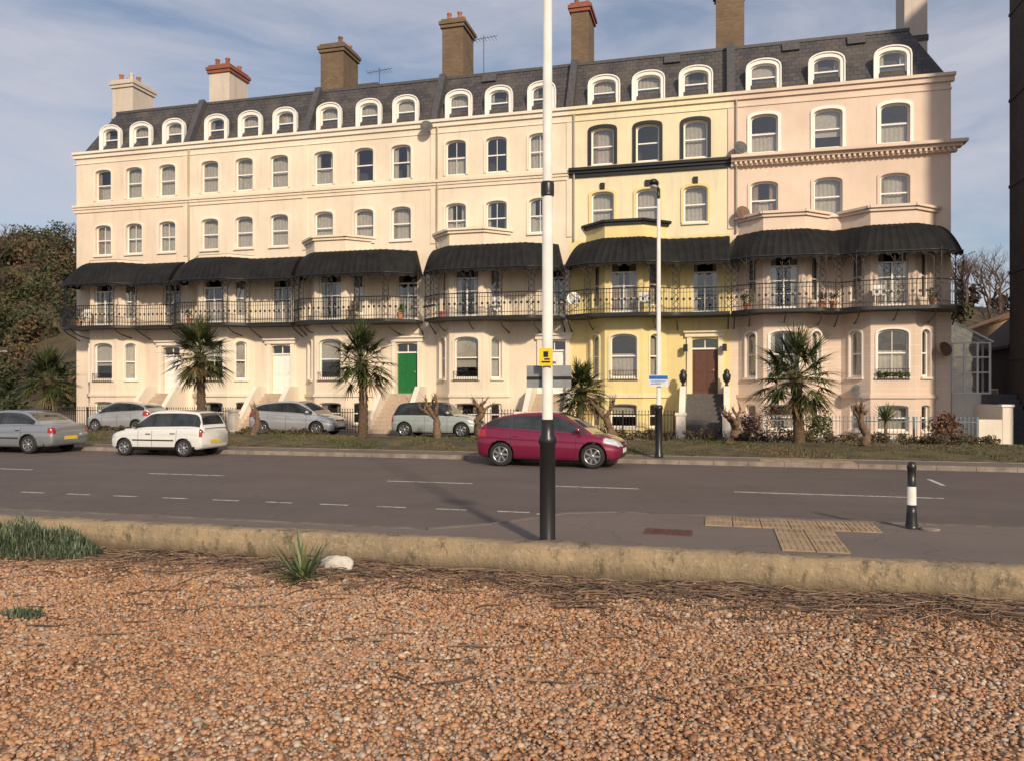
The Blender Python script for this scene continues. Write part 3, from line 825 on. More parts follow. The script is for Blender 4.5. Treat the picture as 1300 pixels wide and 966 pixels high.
def dish(x, z, col, y=Yf - .35):
    m4 = Matrix.Translation((x, y, z)) @ Matrix.Rotation(math.radians(75), 4, 'X') @ Matrix.Rotation(math.radians(20), 4, 'Y')
    trim.lathe([(.01, .0), (.15, .02), (.25, .06), (.29, .09), (.28, .095), (.14, .03), (.01, .012)], 16, col, m4)
    trim.tube([(x, y, z), (x, Yf, z - .15)], .02, 5, M['lead'])
bd = simple('brown_dish', (.12, .06, .035), .6)
dish(.85, 12.05, M['lead']); dish(.95, 9.35, bd); dish(5.3, 1.95, M['lead'], Yf - .6); dish(-6.0, 5.9, M['white'], 33.2)
dish(8.5, 3.6, bd); dish(-13.0, 14.1, M['lead'])
trim.build('trim', T); win.build('windows_and_doors', T)

st = MB()
for h, dx in enumerate(DOOR):
    if dx is None: continue
    nst = 10; rise = (1.88 - .14) / nst
    sm = M['step'] if h == 4 else M['pale_step']; cm = M['ptrim']
    for k in range(nst):
        y1 = Yf - .25 * (nst - k)
        st.box(dx - .75, dx + .75, y1, Yf - .01, .14 + k * rise, .14 + (k + 1) * rise, sm)
    ylo = Yf - .25 * nst
    for s in (-1, 1):
        xx0 = dx + s * .76; xx1 = dx + s * 1.0; a, b = min(xx0, xx1), max(xx0, xx1)
        prof = [(Yf - .01, .1), (ylo, .1), (ylo, .75), (ylo + .3, .75), (Yf - .9, 2.2), (Yf - .01, 2.2)]
        n = len(prof)
        st.add([(a, p, q) for p, q in prof] + [(b, p, q) for p, q in prof],
               [tuple(range(n)), tuple(range(n, 2 * n))] + [(i, (i + 1) % n, (i + 1) % n + n, i + n) for i in range(n)], cm)
        st.box(a - .06, b + .06, ylo - .3, ylo + .02, .1, 1.05, cm); st.box(a - .1, b + .1, ylo - .34, ylo + .06, 1.05, 1.15, cm)
        if h == 4:
            st.lathe([(.1, 0), (.06, .06), (.06, .12), (.15, .25), (.17, .45), (.10, .55), (.13, .6), (.02, .7)], 12, M['black'], Matrix.Translation((dx + s * .88, Yf - .7, 2.2)))
            st.tube([(dx + s * .8, Yf - .1, 3.9), (dx + s * .8, Yf - .3, 3.95)], .02, 5, M['black'])
            st.box(dx + s * .8 - .09, dx + s * .8 + .09, Yf - .4, Yf - .22, 3.65, 3.95, M['black'])
st.build('entrance_steps', T)

def railing(name, segs, y, z0, z1, mat, step=.13, spear=True):
    b = MB()
    for (x0, x1) in segs:
        b.box(x0, x1, y - .018, y + .018, z1 - .13, z1 - .10, mat); b.box(x0, x1, y - .018, y + .018, z0 + .1, z0 + .13, mat)
        x = x0
        while x <= x1:
            b.box(x - .01, x + .01, y - .01, y + .01, z0, z1, mat)
            if spear: b.lathe([(.02, 0), (.024, .03), (.002, .09)], 5, mat, Matrix.Translation((x, y, z1)))
            x += step
        x = x0
        while x <= x1 + .01:
            b.box(x - .03, x + .03, y - .03, y + .03, z0, z1 + .06, mat); x += max(.5, (x1 - x0) / max(1, round((x1 - x0) / 2.2)))
    return b.build(name)
railing('area_railings', [(-32.7, -28.1), (-25.8, -21.9), (-19.5, -15.3), (-12.9, -8.3), (-5.9, -1.75)], 32.6, .14, 1.15, M['black'])
railing('garden_railings', [(.7, 8.9)], 31.3, .14, 1.02, simple('blue_grey_railing', (.14, .2, .24), .5))

# ------------------------------------------------------------------ ground
def sheet(name, x0, x1, y0, y1, z, mat, th=None):
    b = MB()
    if th: b.box(x0, x1, y0, y1, z - th, z, mat)
    else: b.add([(x0, y0, z), (x1, y0, z), (x1, y1, z), (x0, y1, z)], [(0, 1, 2, 3)], mat)
    return b.build(name)
def asphalt(name, c, c2, patch=.35):
    m, nt, b = _nt(name)
    v = coords(nt); vs = coords(nt, (.06, .6, 1))
    f = noisetex(nt, 60, v, 3); g = noisetex(nt, .35, v, 6, .65); s = noisetex(nt, 1.2, vs, 4)
    col = mix(nt, ramp(nt, g, [(.38, (0, 0, 0)), (.62, (1, 1, 1))]), c, c2)
    col = mix(nt, ramp(nt, s, [(.45, (0, 0, 0)), (.7, (patch, patch, patch))]), col, tuple(x * .6 for x in c))
    col = mix(nt, ramp(nt, f, [(.35, (0, 0, 0)), (.7, (.5, .5, .5))]), col, tuple(x * 1.7 for x in c))
    vo = nt.nodes.new('ShaderNodeTexVoronoi'); vo.feature = 'DISTANCE_TO_EDGE'; vo.inputs['Scale'].default_value = .3
    wn = nt.nodes.new('ShaderNodeTexNoise'); wn.inputs['Scale'].default_value = 1.5; wn.inputs['Detail'].default_value = 6; nt.links.new(v, wn.inputs['Vector'])
    av = nt.nodes.new('ShaderNodeVectorMath'); av.operation = 'ADD'; nt.links.new(v, av.inputs[0]); nt.links.new(wn.outputs['Color'], av.inputs[1])
    nt.links.new(av.outputs[0], vo.inputs['Vector'])
    col = mix(nt, ramp(nt, vo.outputs['Distance'], [(0.0, (.35, .35, .35)), (.008, (0, 0, 0))]), col, (.03, .03, .03))
    nt.links.new(col, b.inputs['Base Color']); b.inputs['Roughness'].default_value = .85
    bump(nt, b, f, .35, .01)
    return m
tar = asphalt('road_asphalt', (.090, .071, .064), (.118, .094, .084))
tar2 = asphalt('pavement_asphalt', (.12, .096, .086), (.15, .123, .108), .2)
kerbm = simple('kerb_concrete', (.23, .19, .155), .85, var=.35, scale=3, bmp=.2)
grassg = simple('grass_ground', (.085, .07, .032), .95, var=.6, scale=1.5, bmp=.4)
sheet('ground', -1500, 1500, -28, 2500, -.24, simple('far_ground', (.07, .07, .04), .95, var=.4, scale=.05))
seam = simple('sea_water', (.03, .06, .07), .12, var=.2, scale=.05); sheet('sea', -2500, 2500, -3000, -28, -.6, seam)
sheet('road', -220, 220, 9.42, kerbY, 0, tar, .3)
gy0 = 23.35
sheet('far_pavement', -220, 220, kerbY + .13, gy0, .12, tar2, .3)
b = MB(); x = -120
while x < 80:
    b.box(x, x + .905, kerbY, kerbY + .127, -.2, .122, kerbm); b.box(x, x + .905, gy0, gy0 + .07, -.1, .135, kerbm); x += .915
b.build('kerb')
sheet('service_road', -220, 220, 29.3, 70, .135, asphalt('service_asphalt', (.12, .105, .095), (.15, .13, .115)), .3)
nx, nyv = 260, 14; X = np.linspace(-70, 60, nx); Y = np.linspace(gy0 + .07, 29.3, nyv)
def vz(x, y): return .13 + .20 * np.sin(np.pi * np.clip((y - gy0 - .07) / (29.3 - gy0 - .07), 0, 1)) + .03 * np.sin(x * 1.7) * np.sin(y * 2.3) * np.clip(y - gy0, 0, 1)
gx, gy = np.meshgrid(X, Y)
vv = np.stack([gx.ravel(), gy.ravel(), vz(gx, gy).ravel()], 1)
ii = (np.arange(nyv - 1)[:, None] * nx + np.arange(nx - 1)[None]).ravel()
npmesh('grass_verge', vv, np.stack([ii, ii + 1, ii + nx + 1, ii + nx], 1), grassg, smooth=True)
def blades(name, n, xr, yr, hmin, hmax, mat, zf):
    x = NR.uniform(*xr, n); y = NR.uniform(*yr, n)
    keep = (np.sin(x * .9 + 2 * np.sin(y)) + np.sin(x * 2.3 + y * 1.7) + NR.normal(0, .6, n)) > -.6
    x = x[keep]; y = y[keep]; n = len(x)
    z = zf(x, y) - .01; h = NR.uniform(hmin, hmax, n) * (1 + .5 * np.sin(x * 1.3 + y)); a = NR.uniform(0, 6.28, n); w = .02
    tx = NR.normal(0, .03, n); ty = NR.normal(0, .03, n)
    v = np.zeros((n, 3, 3)); v[:, 0] = np.stack([x - w * np.cos(a), y - w * np.sin(a), z], 1); v[:, 1] = np.stack([x + w * np.cos(a), y + w * np.sin(a), z], 1)
    v[:, 2] = np.stack([x + tx, y + ty, z + h], 1)
    r = np.clip(.5 + .35 * np.sin(x * .7 + 1.5 * np.sin(y * .8)) * np.cos(y * 1.3) + NR.normal(0, .22, n), 0, 1)
    return npmesh(name, v.reshape(-1, 3), np.arange(3 * n).reshape(-1, 3), mat, np.repeat(r, 3))
grm = attrmat('grass_blades', [(0, (.045, .06, .018)), (.5, (.09, .095, .03)), (.75, (.14, .10, .05)), (1, (.16, .09, .055))])
blades('grass', 85000, (-36, 16), (gy0 + .1, 29.3), .02, .065, grm, vz)

b = MB()
pv = [(-60, 9.42), (30, 9.42), (30, 12.7), (-1.6, 12.7), (-2.3, 12.4), (-3.2, 11.1), (-4.0, 10.45), (-60, 10.45)]
b.slab(pv, .004, .07, tar2); b.build('near_pavement')
b = MB()
kp = [(30, 12.76), (-1.6, 12.76), (-2.35, 12.45), (-3.25, 11.14), (-4.02, 10.51), (-60, 10.51)]
kdark = simple('worn_kerb', (.15, .125, .105), .9, var=.4, scale=3)
for i in range(len(kp) - 1):
    A = V((*kp[i], 0)); B = V((*kp[i + 1], 0)); n = max(1, int((B - A).length / .9))
    for k in range(n):
        p = A.lerp(B, k / n); q = A.lerp(B, (k + 1) / n - .01 / (B - A).length)
        d = (q - p).normalized(); m = V((-d.y, d.x, 0))
        b.slab([(p.x - m.x * .06, p.y - m.y * .06), (q.x - m.x * .06, q.y - m.y * .06), (q.x + m.x * .06, q.y + m.y * .06), (p.x + m.x * .06, p.y + m.y * .06)], .004, .078, kdark)
b.build('near_kerb')
tm = simple('tactile_paving_buff', (.32, .23, .14), .9, var=.3, scale=4, bmp=.1)
b = MB()
def tiles(x0, x1, y0, y1):
    x = x0
    while x < x1 - .01:
        y = y0
        while y < y1 - .01:
            b.box(x + .008, x + .392, y + .008, y + .392, .06, .082 + R.uniform(0, .003), tm)
            for i in range(5):
                b.box(x + .05 + i * .075, x + .075 + i * .075, y + .03, y + .37, .082, .089, tm)
            y += .4
        x += .4
tiles(-.2, 2.2, 11.8, 12.6); tiles(.75, 1.55, 10.2, 11.8)
b.build('tactile_paving')
rc, rr_ = simple('rusty_cover', (.12, .045, .03), .8, var=.4), simple('rusty_rib', (.09, .04, .03), .8)
b = MB(); b.box(-1.0, -.35, 10.9, 11.35, .05, .078, rc)
for k in range(7): b.box(-.97 + k * .09, -.93 + k * .09, 10.93, 11.32, .078, .084, rr_)
b.build('manhole_cover')
b = MB()
for k in range(6):
    for j in range(2): b.box(1.1 + k * .4, 1.49 + k * .4, 22.3 + j * .4, 22.69 + j * .4, .1, .128, tm)
b.build('tactile_paving')
def paintmat():
    m, nt, bb = _nt('worn_road_paint')
    f = noisetex(nt, 7, coords(nt), 6, .7)
    nt.links.new(ramp(nt, f, [(.38, (.16, .145, .14)), (.52, (.56, .54, .5))]), bb.inputs['Base Color']); bb.inputs['Roughness'].default_value = .7
    return m
pm = paintmat(); b = MB()
def mark(x0, x1, y0, y1): b.add([(x0, y0, .005), (x1, y0, .005), (x1, y1, .005), (x0, y1, .005)], [(0, 1, 2, 3)], pm)
for (x0, x1) in ((-13.5, -11.4), (-7.2, -5.2), (-3.4, -1.6), (.3, 4.1)): mark(x0, x1, 16.35, 16.46)
x = -30
while x < -2.9: mark(x, x + .55, 12.72, 12.80); x += 1.1
mark(-2.9, -2.35, 12.6, 12.7)
for k in range(7): mark(-19 - k * 6.1, -17 - k * 6.1, 16.35, 16.46)
mark(4.6, 4.7, 18.6, 19.9)
x = 9.0
while x < 40: mark(x, x + 3, 16.35, 16.46); x += 5
b.build('road_markings')

# ------------------------------------------------------------------ foreground wall
def wallmat():
    m, nt, bb = _nt('old_concrete_wall')
    v = coords(nt); g = noisetex(nt, 1.4, v, 7, .7); f = noisetex(nt, 14, v, 6, .7); s = noisetex(nt, 4, coords(nt, (1, 1, .5)), 7, .75)
    col = mix(nt, ramp(nt, g, [(.35, (0, 0, 0)), (.65, (1, 1, 1))]), (.40, .30, .18), (.27, .21, .135))
    col = mix(nt, ramp(nt, s, [(.53, (0, 0, 0)), (.64, (.85, .85, .85))]), col, (.085, .07, .045))
    col = mix(nt, ramp(nt, f, [(.55, (0, 0, 0)), (.72, (.7, .7, .7))]), col, (.52, .45, .34))
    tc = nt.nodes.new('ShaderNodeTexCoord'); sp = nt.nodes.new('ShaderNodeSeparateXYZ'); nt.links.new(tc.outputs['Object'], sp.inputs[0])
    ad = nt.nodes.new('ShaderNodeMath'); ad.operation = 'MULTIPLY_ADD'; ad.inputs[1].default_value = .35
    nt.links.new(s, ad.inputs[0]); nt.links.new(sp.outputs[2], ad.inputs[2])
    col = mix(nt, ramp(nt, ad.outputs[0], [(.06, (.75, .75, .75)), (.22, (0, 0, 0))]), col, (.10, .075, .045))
    nt.links.new(col, bb.inputs['Base Color']); bb.inputs['Roughness'].default_value = .95
    n2 = nt.nodes.new('ShaderNodeMath'); n2.operation = 'ADD'; nt.links.new(f, n2.inputs[0]); nt.links.new(s, n2.inputs[1])
    bump(nt, bb, n2.outputs[0], 1.0, .04)
    return m
wm = wallmat()
def ragged(name, x0, x1, y0, y1, z0, z1, mat, step=.06):
    vs = []; fs = []
    n = int((x1 - x0) / step)
    for i in range(n + 1):
        x = x0 + (x1 - x0) * i / n
        chip = max(0, noise.noise(V((x * 2.1, 5, 1))) - .25) * .16
        def w(k, a=.02): return a * noise.noise(V((x * 1.3, k * 7.1, 0))) + a * .9 * noise.noise(V((x * 7, k * 3.1, 2)))
        ring = [(y0 + w(1), z0), (y0 + w(2), (z0 + z1) / 2), (y0 + .005 + w(3) + chip * .4, z1 - .035 + w(4) - chip), (y0 + .04 + w(5) + chip, z1 + w(6) - chip * .3), (y1 - .03, z1 + w(7)), (y1, z1 - .03 + w(8, .01)), (y1, z0)]
        vs += [(x, a, c) for a, c in ring]
    k = 7
    for i in range(n):
        fs += [(i * k + j, i * k + j + 1, (i + 1) * k + j + 1, (i + 1) * k + j) for j in range(k - 1)]
    bb = MB(); bb.add(vs, fs, mat, True); return bb.build(name)
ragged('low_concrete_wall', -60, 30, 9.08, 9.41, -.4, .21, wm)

# ------------------------------------------------------------------ shingle
def shinglemat():
    m, nt, bb = _nt('shingle_bed')
    v = coords(nt)
    vo = nt.nodes.new('ShaderNodeTexVoronoi'); vo.inputs['Scale'].default_value = 42; nt.links.new(v, vo.inputs['Vector'])
    sp = nt.nodes.new('ShaderNodeSeparateColor'); nt.links.new(vo.outputs['Color'], sp.inputs[0])
    col = ramp(nt, sp.outputs[0], [(0, (.22, .10, .05)), (.3, (.32, .16, .08)), (.55, (.40, .24, .13)), (.8, (.3, .22, .16)), (1, (.45, .36, .28))])
    e = ramp(nt, vo.outputs['Distance'], [(.3, (1, 1, 1)), (.8, (.25, .25, .25))])
    col = mix(nt, 1.0, col, e, 'MULTIPLY')
    nt.links.new(col, bb.inputs['Base Color']); bb.inputs['Roughness'].default_value = .8
    bump(nt, bb, vo.outputs['Distance'], -1, .02)
    return m
nx, nyv = 90, 60; X = np.linspace(-40, 25, nx); Y = np.linspace(-28, 9.1, nyv)
def sz(x, y): return -.15 + .02 * np.sin(x * 1.1 + y * .7) + .015 * np.sin(x * 2.7 - y * 1.9)
gx, gy = np.meshgrid(X, Y); vv = np.stack([gx.ravel(), gy.ravel(), sz(gx, gy).ravel()], 1)
ii = (np.arange(nyv - 1)[:, None] * nx + np.arange(nx - 1)[None]).ravel()
npmesh('shingle_beach', vv, np.stack([ii, ii + 1, ii + nx + 1, ii + nx], 1), shinglemat(), smooth=True)
bmi = bmesh.new(); bmesh.ops.create_icosphere(bmi, subdivisions=1, radius=1)
iv = np.array([v.co[:] for v in bmi.verts]); bmi.verts.ensure_lookup_table()
ifc = np.array([[v.index for v in f.verts] for f in bmi.faces]); bmi.free()
n = 108000
y = NR.uniform(2.8, 9.1, n * 2); x = NR.uniform(-12, 6, n * 2)
k = (x > -1.15 * y - 1.0) & (x < .36 * y + 1.0); x = x[k][:n]; y = y[k][:n]; n = len(x)
s = np.exp(NR.normal(math.log(.0138), .36, n)); s = np.clip(s, .006, .036)
sc = np.stack([s * NR.uniform(.8, 1.35, n), s * NR.uniform(.7, 1.1, n), s * NR.uniform(.4, .75, n)], 1)
a = NR.uniform(0, 6.28, n); tl = NR.normal(0, .35, n)
P = iv[None] * sc[:, None] * (1 + NR.uniform(-.13, .13, (n, len(iv), 1)))
ca, sa = np.cos(tl)[:, None], np.sin(tl)[:, None]
P = np.stack([P[..., 0] * ca - P[..., 2] * sa, P[..., 1], P[..., 0] * sa + P[..., 2] * ca], -1)
ca, sa = np.cos(a)[:, None], np.sin(a)[:, None]
P = np.stack([P[..., 0] * ca - P[..., 1] * sa, P[..., 0] * sa + P[..., 1] * ca, P[..., 2]], -1)
P[..., 0] += x[:, None]; P[..., 1] += y[:, None]; P[..., 2] += (sz(x, y) + s * .3 + NR.uniform(0, .010, n))[:, None]
F = (ifc[None] + (np.arange(n) * len(iv))[:, None, None]).reshape(-1, 3)
pebm = attrmat('pebbles', [(0, (.18, .085, .045)), (.2, (.38, .18, .085)), (.42, (.47, .27, .14)), (.58, (.32, .17, .10)), (.72, (.54, .38, .25)), (.84, (.23, .18, .15)), (.92, (.40, .32, .25)), (1, (.60, .50, .40))], .6)
# broad drifts of darker / lighter stones
rv = NR.uniform(0, 1, n) * .85 + .15 * (.5 + .5 * np.sin(x * 1.3 + 2 * np.sin(y * .9)))
npmesh('shingle_pebbles', P.reshape(-1, 3), F, pebm, np.repeat(rv, len(iv)), smooth=True)

b = MB(); rn = []
twm = attrmat('dead_stems', [(0, (.07, .045, .035)), (.5, (.17, .11, .075)), (1, (.30, .21, .14))], .9)
for i in range(3600):
    q = R.random(); far = q < .80
    X0 = R.uniform(-11, 5)
    Y0 = 9.02 - abs(R.gauss(0, .40)) * (.6 + .6 * math.sin(X0 * 1.1) ** 2) if far else (9.0 - abs(R.gauss(0, 1.1)) if q < .95 else R.uniform(5, 8.8))
    Y0 -= .0 if X0 < -2 else R.uniform(0, .25)
    L = R.uniform(.12, .7); an = R.gauss(0, .6) + (math.pi if R.random() < .5 else 0)
    pts = []; p = V((X0, Y0, 0)); cur = R.gauss(0, .8)
    h0 = R.uniform(.0, .05) if far else R.uniform(0.005, .015)
    for k in range(5):
        an += cur * .22 + R.gauss(0, .12); p = p + V((math.cos(an), math.sin(an), 0)) * L / 4
        yy = min(p.y, 9.02)
        pts.append((p.x, yy, float(sz(p.x, yy)) + .018 + h0 + .012 * math.sin(k * 1.3 + i)))
    o = len(b.v); b.tube(pts, [.005, .0065, .0055, .004, .002], 4, twm); rn += [R.random()] * (len(b.v) - o)
b.build('dead_plant_stems', rnd=rn)
b = MB(); edm = simple('weathered_timber', (.26, .18, .125), .9, var=.5, scale=12)
x = -9.0
while x < -.9:
    L = R.uniform(.5, 1.4); yy = 5.78 + .03 * math.sin(x)
    b.tube([(x, yy, float(sz(x, yy)) + .012), (x + L / 2, yy + .01, float(sz(x + L / 2, yy)) + .018), (x + L, yy, float(sz(x + L, yy)) + .010)], .013, 5, edm); x += L + R.uniform(0, .12)
b.build('timber_edging')
b = MB(); rk = simple('white_rock', (.55, .51, .45), .8, var=.2, bmp=.3)
def rock(c, r, mat):
    bm = bmesh.new(); bmesh.ops.create_icosphere(bm, subdivisions=3, radius=1)
    vs = [V((v.co.x * r[0], v.co.y * r[1], v.co.z * r[2])) * (1 + .5 * noise.noise(v.co * 1.6 + V(c))) + V(c) for v in bm.verts]
    b.add(vs, [tuple(v.index for v in f.verts) for f in bm.faces], mat, True); bm.free()
rock((-4.45, 8.65, -.08), (.20, .13, .13), rk); b.build('rock')
def blade(b, p, d, L, w, droop, mat, seg=4, rn=None, r=.5):
    side = d.cross(Z); side = side.normalized() if side.length > 1e-3 else V((1, 0, 0))
    vs = []; q = V(p); dd = V(d)
    for k in range(seg + 1):
        t = k / seg; ww = w * (1 - t) ** .7 * (.6 + .8 * min(1, t * 3)) if k < seg else .001
        vs += [q - side * ww / 2, q + side * ww / 2]
        dd = (dd + V((0, 0, -droop))).normalized(); q = q + dd * L / seg
    b.add(vs, [(2 * k, 2 * k + 1, 2 * k + 3, 2 * k + 2) for k in range(seg)], mat, True)
    if rn is not None: rn += [r] * len(vs)
spm = attrmat('spiky_leaves', [(0, (.04, .07, .025)), (.6, (.10, .15, .06)), (1, (.26, .24, .12))], .5)
b = MB(); rn = []
for i in range(60):
    a = R.uniform(0, 6.28); e = R.uniform(.2, 1.3); d = V((math.cos(a) * math.cos(e), math.sin(a) * math.cos(e), math.sin(e)))
    blade(b, (-4.6 + R.gauss(0, .04), 8.1 + R.gauss(0, .04), -.13), d, R.uniform(.35, .68), .036, .07, spm, 4, rn, R.random())
b.build('yucca_plant', rnd=rn)
bsm = attrmat('bush_leaves', [(0, (.04, .065, .035)), (.6, (.085, .12, .065)), (1, (.16, .19, .11))], .6)
b = MB(); rn = []
for i in range(5200):
    a = R.uniform(0, 6.28); rr = math.sqrt(R.random())
    cx, cy = -9.0 + rr * math.cos(a) * 1.2, 8.52 + rr * math.sin(a) * .45
    lump = .72 + .28 * math.sin(cx * 7) * math.cos(cy * 9) + .25 * noise.noise(V((cx * 3, cy * 3, 0)))
    hh = (.6 * (1 - rr ** 2.5) * lump + .06) * R.uniform(.4, 1)
    d = V((R.gauss(0, .4), R.gauss(0, .4), 1)).normalized()
    blade(b, (cx, cy, -.15 + hh * .75), d, R.uniform(.06, .13), .016, .05, bsm, 2, rn, R.random())
for i in range(250):
    a = R.uniform(0, 6.28); rr = R.random() ** .5
    blade(b, (-6.5 + rr * math.cos(a) * .2, 6.15 + rr * math.sin(a) * .13, -.14), V((R.gauss(0, .6), R.gauss(0, .6), 1)).normalized(), R.uniform(.04, .1), .02, .1, bsm, 2, rn, R.random())
b.build('lavender_bush', rnd=rn)

# ------------------------------------------------------------------ street furniture
pw = simple('lamp_post_white', (.70, .68, .63), .5, var=.12, scale=3); pk = simple('post_black', (.015, .015, .016), .35)
gm = simple('sign_back_grey', (.26, .27, .28), .5, metal=.2)
lx, ly = -2.10, 9.78
root = empty('street_lamp', (lx, ly, .07)); b = MB()
b.lathe([(.115, 0), (.115, .06), (.10, .1), (.10, 1.28), (.115, 1.3), (.115, 1.36), (.085, 1.42), (.085, 1.6)], 20, pk)
b.lathe([(.068, 1.6), (.068, 4.45)], 18, pw); b.lathe([(.08, 4.42), (.085, 4.45), (.085, 4.57), (.08, 4.6)], 18, pk)
b.lathe([(.062, 4.6), (.055, 8.4)], 18, pw)
b.tube([(0, 0, 8.4), (0, .1, 8.8), (0, .5, 9.1), (0, 1.3, 9.2)], .04, 8, pw); b.ell((0, 1.6, 9.18), (.16, .4, .1), gm)
b.build('post', root); b = MB()
b.box(-.29, -.01, .075, .085, 2.0, 2.28, gm); b.box(.01, .29, .075, .085, 2.0, 2.28, gm); b.box(-.29, .29, .07, .075, 2.1, 2.14, pk)
b.box(-.085, .085, -.10, -.092, 2.27, 2.49, simple('yellow_sign', (.75, .55, .02), .4))
b.box(-.03, .03, -.104, -.1, 2.38, 2.45, pk); b.box(-.055, .055, -.104, -.1, 2.31, 2.33, pk); b.box(-.02, .05, -.104, -.1, 2.345, 2.365, pk)
b.box(-.09, .09, -.092, .09, 2.30, 2.33, gm)
b.build('signs', root)
root = empty('street_lamp', (-1.65, 22.75, .12)); b = MB()
b.lathe([(.13, 0), (.13, .08), (.10, .14), (.10, 1.35), (.12, 1.38), (.12, 1.44), (.08, 1.5)], 16, pk)
b.lathe([(.065, 1.5), (.05, 7.35)], 14, pw)
b.tube([(0, 0, 7.3), (0, -.05, 7.6), (-.08, -.15, 7.75)], .045, 8, pk)
b.ell((-.12, -.28, 7.72), (.15, .28, .12), pk); b.ell((-.12, -.28, 7.64), (.11, .2, .09), lampm)
b.build('post', root); b = MB()
b.box(-.28, .28, -.11, -.10, 2.02, 2.34, simple('white_sign', (.6, .65, .7), .4)); b.box(-.26, .26, -.114, -.11, 2.22, 2.32, simple('blue_sign', (.02, .12, .4), .4))
stx = simple('sign_text_blue', (.03, .08, .25), .4)
for k in range(3): b.box(-.22, .2 - k * .06, -.114, -.11, 2.17 - k * .045, 2.185 - k * .045, stx)
b.build('parking_sign', root)
b = MB()
b.lathe([(.085, 0), (.085, .05), (.075, .09), (.068, .22), (.062, .34)], 18, pk); b.lathe([(.062, .34), (.058, .60)], 18, pw)
b.lathe([(.058, .60), (.055, .84), (.064, .86), (.064, .89), (.05, .93), (.03, .955)], 18, pk)
b.build('bollard', loc=(2.66, 12.3, .07))
bb2 = MB(); bb2.lathe([(.13, 0), (.14, .015), (.08, .02)], 16, kerbm, Matrix.Translation((2.88, 12.25, .071))); bb2.build('bollard_base_cover')
b = MB(); b.lathe([(.08, 0), (.06, .3), (.045, 3.6)], 10, gm); b.tube([(0, 0, 3.6), (.1, 0, 3.75), (.5, 0, 3.8)], .03, 6, gm); b.ell((.55, 0, 3.78), (.2, .09, .06), gm)
b.build('street_lamp', loc=(-34.6, 31.2, .135))

# ------------------------------------------------------------------ palms
palmm = attrmat('palm_leaves', [(0, (.025, .042, .012)), (.5, (.062, .082, .025)), (.85, (.12, .125, .045)), (1, (.18, .12, .06))], .5)
barkm = simple('palm_bark', (.10, .065, .04), .95, var=.5, scale=14, bmp=.8)
def palm(x, y, z0, htr, cr, seed):
    r = random.Random(seed); root = empty('palm_tree', (x, y, z0))
    b = MB(); path = []; rad = []
    n = 22
    for k in range(n + 1):
        t = k / n; path.append((.06 * math.sin(t * 2 + seed), .05 * math.sin(t * 3), htr * t)); rad.append((.18 - .05 * t) * (1 + (.14 if k % 2 else -.05)) + (.09 * max(0, t - .65) / .35))
    b.tube(path, rad, 11, barkm); b.build('trunk', root)
    b = MB(); rn = []; top = V(path[-1])
    nf = 66
    for i in range(nf):
        t = i / nf; el = math.radians(85 - 130 * t + r.gauss(0, 9)); az = i * 2.399 + r.gauss(0, .25)
        d = V((math.cos(az) * math.cos(el), math.sin(az) * math.cos(el), math.sin(el)))
        pl = cr * r.uniform(.30, .50); dead = t > .88
        p0 = top + V((0, 0, -.18 * t)); dd = V(d); pts = [p0]
        for k in range(3):
            dd = (dd + V((0, 0, -.05))).normalized(); pts.append(pts[-1] + dd * pl / 3)
        o = len(b.v); b.tube(pts, [.018, .013, .011, .01], 4, palmm); rn += [.8 if not dead else 1] * (len(b.v) - o)
        c = pts[-1]; side = dd.cross(Z).normalized() if abs(dd.z) < .98 else V((1, 0, 0)); upv = side.cross(dd)
        nl = 23; base = r.random() * .6
        for j in range(nl):
            an = math.radians(-120 + 240 * j / (nl - 1) + r.gauss(0, 3))
            ld = (dd * math.cos(an) + side * math.sin(an) + upv * .12 * abs(math.sin(an))).normalized()
            ll = cr * r.uniform(.38, .50) * (1 - .25 * abs(an) / 2)
            blade(b, c, ld, ll, .05, .06 + .10 * r.random(), palmm, 4, rn, min(1, base + r.uniform(0, .3)) if not dead else 1)
    b.build('fronds', root, rnd=rn)
palm(-12.85, 26.9, .28, 2.85, 1.95, 1)
palm(2.45, 26.8, .28, 2.2, 2.15, 2)
palm(-19.7, 26.9, .28, 3.15, 1.95, 3)
palm(-28.2, 28.0, .25, 2.3, 1.85, 4)
palm(-4.95, 28.9, .22, 1.85, 1.45, 5)
stm = simple('gnarled_bark', (.15, .095, .06), .95, var=.45, scale=9, bmp=1.0)
def pollard(x, y, h, seed, lean=0):
    r = random.Random(seed); b = MB()
    def limb(p, d, L, r0, depth):
        pts = [V(p)]; rad = [r0]; dd = V(d); n = 6
        for k in range(n):
            dd = (dd + V((r.gauss(0, .22), r.gauss(0, .22), r.gauss(.05, .12)))).normalized(); pts.append(pts[-1] + dd * L / n)
            rad.append(r0 * (1 - .35 * (k + 1) / n) * r.uniform(.85, 1.2))
        b.tube(pts, rad, 8, stm)
        if depth > 0:
            for q in range(r.choice([2, 3])):
                a = r.uniform(0, 6.28); limb(pts[-1], (dd * .5 + V((math.cos(a), math.sin(a) * .7, .35))).normalized(), L * r.uniform(.45, .7), rad[-1] * .85, depth - 1)
        else:
            b.ell(pts[-1], (rad[-1] * 1.35, rad[-1] * 1.35, rad[-1] * 1.2), stm, 8, 6)
            for q in range(6):
                d2 = (dd + V((r.gauss(0, .6), r.gauss(0, .6), r.gauss(.3, .4)))).normalized()
                b.tube([pts[-1], pts[-1] + d2 * r.uniform(.1, .3)], [.012, .004], 4, stm)
    limb((0, 0, -.05), V((lean, 0, 1)).normalized(), h * .5, .17, 2)
    b.build('pollarded_tree', loc=(x, y, .24))
